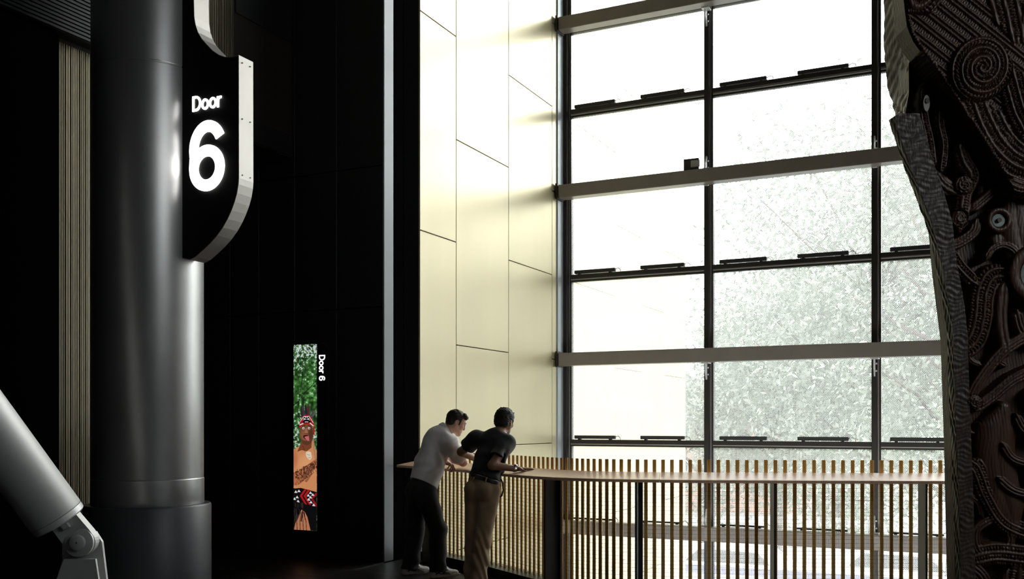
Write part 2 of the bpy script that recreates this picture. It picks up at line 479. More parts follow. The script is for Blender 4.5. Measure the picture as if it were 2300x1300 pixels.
# linear lamp bars standing on the transoms
bays = [('left', [(-5.80, -5.13), (-4.72, -4.04)]), ('middle', [(-3.51, -2.83), (-2.40, -1.71)]), ('right', [(-1.175, -0.50)])]
rows = [(6.40, 'top'), (3.81, 'middle'), (1.23, 'lower'), (-0.065, 'bottom')]
for z, rn in rows:
    for bn, spans in bays:
        for k, (xa, xb) in enumerate(spans):
            if rn == 'top' and bn == 'right': continue
            low = rn == 'bottom'
            r = empty('light_bar', ((xa + xb) / 2, WY - (0.16 if low else 0.05), z + (0.10 if low else 0.05)))
            hl = (xb - xa) / 2
            base = 0.0 if not low else 0.0
            link('housing', MB().bbox(-hl, hl, -0.035, 0.035, 0.012, 0.065 if not low else 0.035, 0.006), 'led', r)
            link('foot', MB().box(-hl + 0.06, -hl + 0.10, -0.03, 0.03, 0.0, 0.012), 'mull', r)
            link('foot', MB().box(hl - 0.10, hl - 0.06, -0.03, 0.03, 0.0, 0.012), 'mull', r)
            link('cable', MB().tube([(hl, 0, 0.045), (hl + 0.05, -0.02, 0.06), (hl + 0.09, -0.04, 0.035), (hl + 0.10, -0.045, 0.004)], 0.006, 5), 'mlip', r)
            which = {0: 'left one', 1: 'right one'}[k] if len(spans) > 1 else 'only one'
            where = {'top': 'uppermost transom', 'middle': 'middle transom', 'lower': 'transom above the rail', 'bottom': 'beam behind the battens'}[rn]
            tag(r, 'black lamp bar on the %s, %s in the %s bay' % (where, which, bn), 'light bar', 'lamp bars along the glass wall')

bx = empty('control_box', (-3.86, WY - 0.30, 5.11 + 0.10))
link('panel', MB().bbox(-0.12, 0.10, -0.01, 0.03, 0.0, 0.185, 0.004), 'led', bx)
link('cover_plate', MB().bbox(-0.01, 0.12, -0.03, -0.01, 0.05, 0.15, 0.004), 'grey_m', bx)
tag(bx, 'small dark flat box with grey plate on the middle beam', 'box')

# ================================================================== BALUSTRADE
bal = empty('balustrade', (-3.0, 8.1, 0))
bal_off = Vector((3.0, -8.1, 0))
tag(bal, 'curved balustrade of gold battens and wire mesh under a pale timber rail', 'balustrade')
def L(x, y, z): return (x + bal_off.x, y + bal_off.y, z)
RW, RZ0, RZ1 = 0.30, 1.07, 1.118
cuts = [0.0, 1.22, 2.95, 3.95, 5.75, 7.6, 9.4, 11.5, RL]
for a, b in zip(cuts[:-1], cuts[1:]):
    ss = np.linspace(a + 0.001, b - 0.001, max(6, int((b - a) / 0.07)))
    mb = MB()
    for s in ss:
        p0 = rail_at(s, 0.0); p1 = rail_at(s, RW)
        pf = rail_at(s, 0.006)
        mb.v += [L(p0[0], p0[1], RZ0 - 0.026), L(p0[0], p0[1], RZ0 - 0.004), L(pf[0], pf[1], RZ0), L(p1[0], p1[1], RZ1), L(p1[0], p1[1], RZ1 - 0.028)]
    n = len(ss)
    for i in range(n - 1):
        for k in range(5):
            mb.f.append((i * 5 + k, i * 5 + (k + 1) % 5, (i + 1) * 5 + (k + 1) % 5, (i + 1) * 5 + k))
    mb.f.append((4, 3, 2, 1, 0)); mb.f.append(tuple((n - 1) * 5 + k for k in range(5)))
    link('handrail_section', mb, 'rail', bal)
bat = MB().bbox(-0.016, 0.016, -0.007, 0.007, 0.0, 1.135, 0.003).mesh('batten')
bat.materials.append(M['batten'])
posts = []
def s_at_x(xx): return float(np.interp(xx, rc[:, 0], arc))
s = 0.10
while s < s_at_x(2.6):
    x, y, nx, ny = rail_at(s, RW + 0.045)
    o = link('batten', bat, None, bal)
    o.location = L(x, y, 0.09)
    o.rotation_euler = (0, 0, math.atan2(ny, nx) - math.pi / 2)
    s += 0.0825
pm = MB().bbox(-0.009, 0.009, 0.0, 0.17, 0.0, 1.055, 0.002).mesh('post')
pm.materials.append(M['fin'])
for xx in (-5.55, -4.66, -3.55, -2.655, -1.56, -0.42, 0.7, 1.9):
    s = s_at_x(xx)
    x, y, nx, ny = rail_at(s, 0.05)
    o = link('post', pm, None, bal)
    o.location = L(x, y, 0.0)
    o.rotation_euler = (0, 0, math.atan2(ny, nx) - math.pi / 2)
    x, y, nx, ny = rail_at(s + 0.012, 0.06)
    o2 = link('post_stiffener', MB().box(-0.004, 0.03, 0.15, 0.168, 0.0, 1.05), 'fin', bal)
    o2.location = L(x, y, 0); o2.rotation_euler = o.rotation_euler
# wire mesh just in front of the battens
mb = MB()
smax = s_at_x(2.6)
ss = np.linspace(0.03, smax, 120)
for k in range(29):
    z = 0.115 + k * 0.0335
    mb.tube([L(*rail_at(q, RW - 0.012)[:2], z) for q in ss], 0.0012, 3, False)
q = 0.03
while q < smax:
    x, y, _, _ = rail_at(q, RW - 0.0145)
    mb.tube([L(x, y, 0.09), L(x, y, 1.07)], 0.0007, 3, False)
    q += 0.0168
tag(link('wire_mesh', mb, 'wire', bal), kind='stuff')
mb = MB()
ss = np.linspace(0.0, s_at_x(7.0), 90)
for q in ss:
    a = rail_at(q, 0.20); b = rail_at(q, 0.42)
    mb.v += [L(a[0], a[1], 0.0), L(a[0], a[1], 0.10), L(b[0], b[1], 0.10), L(b[0], b[1], 0.0)]
for i in range(len(ss) - 1):
    for k in range(4):
        mb.f.append((i * 4 + k, i * 4 + (k + 1) % 4, (i + 1) * 4 + (k + 1) % 4, (i + 1) * 4 + k))
link('kerb', mb, 'blackgloss', bal)

# ================================================================== COLUMN
colm = empty('column', (-6.414, 6.11, 0))
tag(colm, 'massive round grey metal column on a charcoal plinth', 'column')
link('shaft', MB().lathe([(0.45, 1.08), (0.452, 1.09), (0.452, 4.47), (0.447, 4.475), (0.447, 4.485), (0.452, 4.49), (0.452, TOP)], 96), 'steel', colm, True, 40)
link('shaft_collar', MB().lathe([(0.453, 0.86), (0.456, 0.865), (0.456, 1.073), (0.450, 1.08)], 96), 'steel', colm, True, 40)
link('plinth', MB().lathe([(0.515, 0.0), (0.515, 0.845), (0.505, 0.86), (0.46, 0.86)], 96), 'plinth', colm, True, 40)

# ================================================================== HANGING DOOR SIGN
# letters as stroked outlines: centre lines in units of the cap height
def ell(cx, cy, rx, ry, a0, a1, n=40):
    return [(cx + rx * math.cos(math.radians(a0 + (a1 - a0) * i / n)), cy + ry * math.sin(math.radians(a0 + (a1 - a0) * i / n))) for i in range(n + 1)]
def bez(p0, p1, p2, p3, n=24):
    r = []
    for i in range(n + 1):
        t = i / n; u = 1 - t
        r.append(tuple(u ** 3 * p0[k] + 3 * u * u * t * p1[k] + 3 * u * t * t * p2[k] + t ** 3 * p3[k] for k in (0, 1)))
    return r
GLY = {
    'D': ([([(0.07, 0.075), (0.07, 0.925)] + [(0.30, 0.925)] + ell(0.30, 0.5, 0.36, 0.425, 90, -90, 24) + [(0.30, 0.075)], True)], 0.78),
    'o': ([(ell(0.31, 0.36, 0.24, 0.29, 0, 360, 40)[:-1], True)], 0.66),
    'r': ([([(0.09, 0.0), (0.09, 0.71)], False), (bez((0.09, 0.40), (0.10, 0.60), (0.22, 0.66), (0.38, 0.635)), False)], 0.44),
    '6': ([(ell(0.315, 0.325, 0.245, 0.25, 0, 360, 48)[:-1], True), (ell(0.33, 0.60, 0.26, 0.325, 200, 28, 30)[::-1] + bez((0.083, 0.50), (0.072, 0.45), (0.07, 0.40), (0.072, 0.33), 8)[1:], False)], 0.66),
}
def ribbon(path, closed, wd):
    P = [np.array(path[0])]
    for p in path[1:]:
        if np.hypot(*(np.array(p) - P[-1])) > 1e-5: P.append(np.array(p))
    if closed and np.hypot(*(P[0] - P[-1])) < 1e-5: P.pop()
    n = len(P)
    Ls, Rs = [], []
    for i in range(n):
        a = P[(i - 1) % n] if closed or i > 0 else None
        b = P[(i + 1) % n] if closed or i < n - 1 else None
        d1 = (P[i] - a) if a is not None else (b - P[i])
        d2 = (b - P[i]) if b is not None else d1
        d1 = d1 / np.linalg.norm(d1); d2 = d2 / np.linalg.norm(d2)
        n1 = np.array([-d1[1], d1[0]]); n2 = np.array([-d2[1], d2[0]])
        nn = n1 + n2
        nn = nn / max(1e-6, np.dot(nn, n1))
        Ls.append(P[i] + nn * wd / 2); Rs.append(P[i] - nn * wd / 2)
    return Ls, Rs
def glyph(ch, fn, wd, depth):
    mb = MB()
    for path, closed in GLY[ch][0]:
        Lp, Rp = ribbon(path, closed, wd)
        n = len(Lp)
        vs = []
        for h in (0, depth):
            vs += [fn(p[0], p[1], h) for p in Lp] + [fn(p[0], p[1], h) for p in Rp]
        fs = []
        m = n if closed else n - 1
        for i in range(m):
            j = (i + 1) % n
            fs += [(i, j, n + j, n + i), (2 * n + i, 3 * n + i, 3 * n + j, 2 * n + j), (i, 2 * n + i, 2 * n + j, j), (n + i, n + j, 3 * n + j, 3 * n + i)]
        if not closed:
            fs += [(0, n, 3 * n, 2 * n), (n - 1, 3 * n - 1, 4 * n - 1, 2 * n - 1)]
        mb.add(vs, fs)
    return mb

SY0, SY1 = 6.05, 6.213
sg = empty('door_sign', (-5.60, 6.13, 2.9))
so = Vector((5.60, -6.13, -2.9))
tag(sg, 'black shield-shaped hanging sign with silver edge reading Door 6 on the column', 'sign')
out = [(-6.2, 6.1), (-5.84, 6.1), (-5.84, 5.011), (-5.836, 4.87), (-5.822, 4.80), (-5.795, 4.735), (-5.755, 4.675), (-5.70, 4.618), (-5.64, 4.56), (-5.575, 4.515), (-5.51, 4.487), (-5.44, 4.477), (-5.367, 4.477),
       (-5.365, 3.50), (-5.369, 3.45), (-5.384, 3.38), (-5.408, 3.315), (-5.44, 3.25), (-5.48, 3.185), (-5.53, 3.12), (-5.59, 3.06), (-5.66, 3.005), (-5.74, 2.952), (-5.82, 2.905), (-5.88, 2.885), (-5.945, 2.90), (-6.03, 2.93)]
def sfn(p, h): return (p[0] + so.x, h + so.y, p[1] + so.z)
core = MB().prism(out, sfn, SY0 + 0.004, SY1 - 0.004)
core.f = core.f
link('sign_core', core, 'signface', sg)
link('sign_face', MB().prism(out, sfn, SY0 - 0.002, SY0 + 0.004), 'signface', sg)
# silver edge band following the outline
bd = MB()
eo = out[1:-1]
Lb, Rb = ribbon(eo, False, 0.006)
n = len(eo)
vs = [sfn(p, SY0 - 0.004) for p in Lb] + [sfn(p, SY0 - 0.004) for p in Rb] + [sfn(p, SY1 + 0.002) for p in Lb] + [sfn(p, SY1 + 0.002) for p in Rb]
fs = []
for i in range(n - 1):
    j = i + 1
    fs += [(i, j, n + j, n + i), (2 * n + i, 3 * n + i, 3 * n + j, 2 * n + j), (i, 2 * n + i, 2 * n + j, j), (n + i, n + j, 3 * n + j, 3 * n + i)]
fs += [(0, n, 3 * n, 2 * n), (n - 1, 3 * n - 1, 4 * n - 1, 2 * n - 1)]
bd.add(vs, fs)
link('edge_band', bd, 'alu', sg)
rv = MB().tube([(0, 0, 0), (0.004, 0, 0)], 0.006, 8).mesh('rivet'); rv.materials.append(M['mull'])
for zz in (4.43, 3.98, 3.53):
    for yy in (SY0 + 0.035, SY1 - 0.035):
        o = link('rivet', rv, None, sg); o.location = (-5.3625 + so.x, yy + so.y, zz + so.z)
def put_word(word, x0, zbase, hcap, xs_, wd, parent, fnb, m, depth, gap=0.02):
    cx = x0
    for ch in word:
        if ch == ' ':
            cx += 0.34 * hcap * xs_; continue
        def fn(px, py, h, cx=cx): return fnb(cx + px * hcap * xs_, zbase + py * hcap, h)
        link('letter', glyph(ch, fn, wd, depth), m, parent)
        cx += (GLY[ch][1] + gap) * hcap * xs_
put_word('Door', -5.85, 4.093, 0.124, 1.0, 0.15, sg, lambda x, z, h: (x + so.x, SY0 - 0.003 - h + so.y, z + so.z), 'letter', 0.008, 0.0)
put_word('6', -5.872, 3.432, 0.565, 1.0, 0.163, sg, lambda x, z, h: (x + so.x, SY0 - 0.003 - h + so.y, z + so.z), 'letter', 0.012)

# ================================================================== STEEL STRUT
stt = empty('steel_strut', (-5.25, 4.45, 0), YAW)
stt.scale = (0.84, 0.84, 0.84)
tag(stt, 'leaning grey tubular steel strut pinned to a bracket beside the plinth', 'strut')
pin = Vector((0, 0, 0.93))
ax = Vector((-0.46, -0.28, 0.83)).normalized()
def tube_between(a, b, r, n=64): return MB().tube([a, b], r, n)
sd = Vector((0.875, 0, 0.485))
a0 = pin + ax * 0.225 - sd * 0.05
mb = MB().tube([a0 + ax * 0.045, a0 + ax * 0.05, a0 + ax * 4.4], [0.202, 0.206, 0.206], 64)
link('tube', mb, 'strut', stt, True, 40)
link('end_cap', MB().tube([a0 - ax * 0.01, a0, a0 + ax * 0.042], [0.190, 0.202, 0.205], 64), 'strut', stt, True, 40)
sd = Vector((0.875, 0, 0.485))
def pl(p, h): return tuple(pin + ax * p[1] + sd * p[0] + Vector((0, h, 0)))
tng = [(-0.115, 0.23), (-0.115, 0.02)] + [(0.115 * math.cos(math.radians(q)), 0.115 * math.sin(math.radians(q))) for q in range(180, 361, 12)] + [(0.115, 0.05), (0.10, 0.23)]
link('clevis_plate', MB().prism(tng, pl, -0.045, 0.045), 'strut', stt)
link('lock_tab', MB().prism([(-0.03, 0.135), (0.02, 0.135), (0.02, 0.175), (-0.03, 0.175)], pl, -0.085, -0.04), 'strut', stt)
link('pin_washer', MB().tube([pin + Vector((0, -0.045, 0)), pin + Vector((0, -0.066, 0)), pin + Vector((0, -0.07, 0))], [0.112, 0.112, 0.106], 48), 'strut', stt, True, 40)
link('pin_head', MB().tube([pin + Vector((0, -0.066, 0)), pin + Vector((0, -0.098, 0)), pin + Vector((0, -0.102, 0))], [0.058, 0.058, 0.053], 40), 'strut', stt, True, 40)
link('pin_dimple', MB().tube([pin + Vector((0, -0.10, 0)), pin + Vector((0, -0.104, 0))], 0.006, 10), 'plinth', stt)
br = [(-0.42, 0.0), (0.24, 0.0), (0.13, 0.92), (0.08, 1.0), (-0.06, 1.0), (-0.13, 0.92)]
for yy in (0.05, -0.028):
    link('base_bracket', MB().prism([(p[0], p[1]) for p in br], lambda p, h: (p[0], h, p[1]), yy if yy > 0 else 0.05, yy + 0.03 if yy > 0 else 0.08) if yy > 0 else MB().prism([(-0.42, 0.0), (0.24, 0.0), (0.12, 0.80), (-0.12, 0.80)], lambda p, h: (p[0], h, p[1]), -0.045, -0.02), 'strut', stt)
link('base_plate', MB().bbox(-0.45, 0.30, -0.2, 0.25, 0.0, 0.03, 0.005), 'strut', stt)

# ================================================================== SCREEN
def smooth_noise(shape, cells, rng):
    g = rng.random((cells[0] + 2, cells[1] + 2))
    yy = np.linspace(0, cells[0], shape[0]); xx = np.linspace(0, cells[1], shape[1])
    y0 = yy.astype(int); x0 = xx.astype(int)
    fy = (yy - y0)[:, None]; fx = (xx - x0)[None]
    fy = fy * fy * (3 - 2 * fy); fx = fx * fx * (3 - 2 * fx)
    return (g[y0][:, x0] * (1 - fy) * (1 - fx) + g[y0 + 1][:, x0] * fy * (1 - fx) + g[y0][:, x0 + 1] * (1 - fy) * fx + g[y0 + 1][:, x0 + 1] * fy * fx)
def paint_screen():
    rng = np.random.default_rng(3)
    NX, NY = 104, 836
    V, U = np.meshgrid(np.linspace(774, 1192, NY), np.linspace(660, 712, NX), indexing='ij')
    sh = U.shape
    img = np.zeros(sh + (3,))
    n1 = smooth_noise(sh, (80, 10), rng); n2 = smooth_noise(sh, (200, 26), rng); n3 = smooth_noise(sh, (18, 3), rng)
    lum = 0.45 * n1 + 0.4 * n2 + 0.3 * n3
    g = np.stack([30 + 60 * lum, 58 + 105 * lum, 28 + 45 * lum], -1) * (0.45 + 0.8 * n1[..., None])
    skyw = n2 * 0.55 + n1 * 0.45 + 0.16 * np.clip((835 - V) / 60, -0.3, 1) + 0.10 * np.exp(-((V - 985) / 30) ** 2) - 0.08 * np.exp(-((V - 890) / 40) ** 2)
    k = np.clip((skyw - 0.62) / 0.10, 0, 1)[..., None]
    img = g * (1 - k) + np.array([205, 212, 215]) * k
    def poly(pts, col, a=1.0):
        m = np.zeros(sh, bool)
        n = len(pts)
        for i in range(n):
            x1, y1 = pts[i]; x2, y2 = pts[(i + 1) % n]
            if y1 == y2: continue
            c = ((V < y1) != (V < y2)) & (U < (x2 - x1) * (V - y1) / (y2 - y1) + x1)
            m ^= c
        img[m] = img[m] * (1 - a) + np.array(col) * a
        return m
    def ellp(cx, cy, rx, ry, col, a=1.0, soft=False):
        d = ((U - cx) / rx) ** 2 + ((V - cy) / ry) ** 2
        k = (np.clip(1.0 - d, 0, 1) if soft else (d < 1).astype(float)) * a
        img[:] = img * (1 - k[..., None]) + np.array(col) * k[..., None]
    def line(pts, wd, col, a=1.0):
        for (x1, y1), (x2, y2) in zip(pts[:-1], pts[1:]):
            L2 = (x2 - x1) ** 2 + (y2 - y1) ** 2
            t = np.clip(((U - x1) * (x2 - x1) + (V - y1) * (y2 - y1)) / L2, 0, 1)
            d = np.hypot(U - x1 - t * (x2 - x1), V - y1 - t * (y2 - y1))
            m = d < wd / 2
            img[m] = img[m] * (1 - a) + np.array(col) * a
    for p, wd in (([(681, 800), (681, 830), (678, 862), (672, 898), (669, 920), (671, 938)], 1.4), ([(660, 911), (671, 902), (684, 884), (698, 870), (712, 855)], 1.6), ([(660, 928), (672, 938), (680, 950)], 1.2), ([(660, 842), (680, 848), (700, 840)], 0.8)):
        line(p, wd, (22, 24, 18))
    # feathers
    for bx_, tx, ty, c in ((680, 677, 912, (44, 40, 46)), (685, 681, 909, (58, 54, 62)), (690, 687, 906, (38, 36, 42)), (693, 693, 907, (84, 40, 52)), (697, 703, 920, (74, 66, 74)), (700, 708, 921, (88, 80, 86)), (678, 672, 926, (40, 38, 42))):
        poly([(bx_ - 2.5, 938), (tx - 2.4, ty + 8), (tx, ty), (tx + 2.4, ty + 8), (bx_ + 2.5, 938)], c)
    # shoulders, chest
    sk = (206, 138, 92)
    poly([(660, 1011), (668, 1006), (676, 1000), (678, 990), (701, 988), (704, 1004), (712, 1012), (712, 1106), (660, 1098)], sk)
    ellp(690, 1045, 24, 30, (232, 170, 120), 0.6, True)
    ellp(662, 1030, 9, 26, (180, 106, 70), 0.7, True)
    poly([(678, 992), (701, 990), (700, 1006), (690, 1014), (678, 1012), (668, 1016)], (120, 66, 40))
    # staff
    poly([(701, 984), (705, 984), (711, 1031), (707, 1031)], (176, 128, 96))
    # face
    ellp(689, 974, 15.5, 25, (118, 74, 50))
    ellp(684, 978, 9, 17, (150, 98, 66), 0.7, True)
    ellp(699, 976, 7, 20, (62, 36, 26), 0.7, True)
    poly([(676, 985), (680, 997), (690, 1001), (699, 996), (703, 984), (697, 992), (682, 990)], (70, 46, 34), 0.6)
    # headband
    poly([(672.5, 960), (674, 948), (680, 936), (686, 932.5), (694, 932.5), (700, 939), (705, 950), (707, 962), (707.5, 977), (704.5, 977), (704, 960), (698, 955), (690, 953), (680, 955), (675, 961)], (178, 22, 26))
    poly([(680, 950), (683, 938), (689, 933.5), (695, 938), (699, 949), (689, 951)], (18, 14, 16))
    for q in (-1, 1):
        poly([(689, 942), (689 + q * 8, 939), (689 + q * 5, 942), (689 + q * 9, 945)], (225, 225, 228))
        poly([(689, 937), (689 + q * 5, 936), (689 + q * 2, 939)], (225, 225, 228))
        poly([(689, 947), (689 + q * 5, 948.5), (689 + q * 1, 949.5)], (225, 225, 228))
    line([(675, 947), (683, 936), (695, 936), (704, 950)], 1.0, (225, 225, 228))
    line([(674, 955), (681, 952)], 2.2, (225, 225, 228)); line([(697, 951), (704, 957)], 2.2, (225, 225, 228))
    line([(679, 957.5), (686, 956.5)], 1.4, (24, 16, 14)); line([(692, 956.5), (699, 958)], 1.4, (24, 16, 14))
    for ex in (682, 694.5):
        ellp(ex, 962.5, 3.8, 3.2, (60, 36, 28)); ellp(ex, 962.5, 2.7, 2.6, (232, 228, 224)); ellp(ex + .2, 962.8, 1.3, 1.4, (12, 10, 10))
    poly([(687, 962), (690, 962), (692.5, 974), (684.5, 974)], (160, 106, 72)); line([(684, 974.5), (693, 974.5)], 1.3, (48, 28, 22))
    ellp(687.5, 981.5, 6, 4.6, (40, 14, 14)); line([(682, 978), (693, 977)], 1.2, (120, 66, 56))
    poly([(684, 982), (689, 980.5), (694, 980), (695, 990), (692, 991), (688, 986.5)], (206, 104, 112)); line([(690, 982), (693, 989)], 0.7, (170, 70, 84))
    # pendant
    poly([(687, 1017), (692, 1014), (699, 1016), (701, 1028), (697, 1034), (692, 1031), (688, 1025)], (222, 206, 180))
    line([(690, 1021), (697, 1023)], 0.9, (150, 130, 104)); line([(693, 1029), (698, 1028)], 0.9, (130, 108, 84)); line([(687, 1017), (680, 1002)], 0.7, (40, 26, 20))
    # folded forearm with dark markings
    poly([(660, 1064), (676, 1056), (692, 1044), (704, 1035), (712, 1030), (712, 1050), (698, 1064), (684, 1080), (672, 1090), (660, 1092)], (170, 102, 68))
    line([(660, 1064), (680, 1055), (700, 1040)], 1.2, (110, 62, 42))
    tn = smooth_noise(sh, (160, 30), rng)
    arm = (V > 1040 + (700 - U) * 0.5) & (V < 1088 - (U - 672) * 0.75) & (U > 664) & (tn > 0.52) & (V > 1036)
    img[arm] = img[arm] * 0.45
    for t in range(3):
        ellp(684 + t * 7, 1071 - t * 9, 5, 6, (56, 36, 30), 0.5); ellp(684 + t * 7, 1071 - t * 9, 3, 3.6, (160, 98, 68), 0.6)
    ellp(666, 1083, 8, 10, (196, 112, 70), 0.8, True); ellp(683, 1051, 3, 3, (110, 60, 46), 0.8)
    poly([(684, 1082), (700, 1062), (704, 1062), (690, 1084)], (120, 66, 42), 0.6)
    # woven belt
    band = poly([(660, 1099), (676, 1097), (712, 1105), (712, 1138), (690, 1134), (660, 1127)], (18, 14, 16))
    for c0 in (676, 684.5):
        poly([(c0 + 8, 1100), (c0 + 13, 1101), (c0 + 3, 1115), (c0 + 15, 1135), (c0 + 10, 1134), (c0 - 2, 1115)], (176, 26, 32))
    poly([(708, 1108), (712, 1106), (712, 1113), (703, 1120), (712, 1132), (712, 1138), (708, 1136), (699, 1120)], (150, 22, 28))
    for (x, y_) in ((693, 1113), (698, 1107), (694, 1122), (699, 1128), (703, 1111), (705, 1134), (698, 1117), (662, 1122), (668, 1118), (665, 1106), (672, 1104), (670, 1127)):
        poly([(x, y_ - 3), (x + 3.6, y_ + 2.6), (x - 3.6, y_ + 2.6)], (222, 222, 226))
    # flax skirt and thigh
    poly([(660, 1127), (690, 1134), (712, 1138), (712, 1192), (660, 1192)], (14, 13, 15))
    st = smooth_noise(sh, (30, 60), rng)
    mk = (V > 1130) & (U < 682) & (st > 0.6)
    img[mk] = (52, 44, 40)
    poly([(678, 1146), (685, 1150), (691, 1162), (698, 1192), (661, 1192), (664, 1178), (671, 1160)], (184, 118, 84))
    for x0 in (668, 675, 682, 689):
        line([(679 + (x0 - 679) * 0.3, 1152), (x0 - 1, 1172), (x0, 1192)], 1.8, (70, 46, 40), 0.85)
    line([(681, 1148), (678, 1165), (677, 1172)], 2.4, (16, 14, 15)); line([(684, 1150), (686, 1168)], 1.6, (16, 14, 15))
    return np.clip(img / 255, 0, 1), NX, NY

scr = empty('display_screen', (-7.0, 9.05, 0.25))
tag(scr, 'tall lit portrait screen marked Door 6 set in the black wall', 'screen')
img, NX, NY = paint_screen()
lin = np.where(img <= 0.04045, img / 12.92, ((img + 0.055) / 1.055) ** 2.4)
SXa, SXb, SZa, SZb = -7.21, -6.879, 0.308, 2.445
gx = np.linspace(SXa, SXb, NX) + 7.0
gz = np.linspace(SZb, SZa, NY) - 0.25
GX, GZ = np.meshgrid(gx, gz)
vv = np.stack([GX, np.full_like(GX, -0.003), GZ], -1).reshape(-1, 3)
idx = np.arange(NX * NY).reshape(NY, NX)
fc = np.stack([idx[:-1, :-1], idx[1:, :-1], idx[1:, 1:], idx[:-1, 1:]], -1).reshape(-1, 4)
def np_mesh(name, v, f, k=4):
    me = bpy.data.meshes.new(name)
    me.vertices.add(len(v)); me.vertices.foreach_set('co', np.asarray(v, np.float32).ravel())
    nf = len(f)
    me.loops.add(nf * k); me.loops.foreach_set('vertex_index', np.asarray(f, np.int32).ravel())
    me.polygons.add(nf); me.polygons.foreach_set('loop_start', np.arange(0, nf * k, k, dtype=np.int32))
    try: me.polygons.foreach_set('loop_total', np.full(nf, k, np.int32))
    except Exception: pass
    me.update(calc_edges=True)
    me.validate()
    return me
me = np_mesh('screen_image', vv, fc)
ca = me.color_attributes.new('print', 'FLOAT_COLOR', 'POINT')
ca.data.foreach_set('color', np.concatenate([lin.reshape(-1, 3), np.ones((NX * NY, 1))], 1).astype(np.float32).ravel())
sm = bpy.data.materials.new('screen_print')
sm.use_nodes = True
p = sm.node_tree.nodes['Principled BSDF']
at = sm.node_tree.nodes.new('ShaderNodeAttribute'); at.attribute_name = 'print'
p.inputs['Base Color'].default_value = (0.01, 0.01, 0.01, 1)
p.inputs['Roughness'].default_value = 0.3
lk(sm.node_tree, at.outputs['Color'], p.inputs['Emission Color'])
p.inputs['Emission Strength'].default_value = 0.9
link('screen_image', me, sm, scr)
# housing with rounded upper right corner
hs = [(-0.215, 0.0), (0.272, 0.0), (0.272, 2.08)] + [(0.272 - 0.12 + 0.12 * math.cos(math.radians(q)), 2.09 + 0.12 * math.sin(math.radians(q))) for q in range(0, 91, 10)] + [(-0.215, 2.21)]
link('housing', MB().prism(hs, lambda p, h: (p[0], h, p[1]), -0.001, 0.038), 'blackgloss', scr)
# vertical word: reads downwards
cz = 2.316 - 0.25
hc = 0.084
for ch in 'Door 6':
    if ch == ' ':
        cz -= 0.30 * hc; continue
    def fn(px, py, h, cz=cz): return (0.152 + py * hc, -0.002 - h, cz - px * hc)
    link('letter', glyph(ch, fn, 0.155, 0.003), 'sletter', scr)
    cz -= GLY[ch][1] * hc

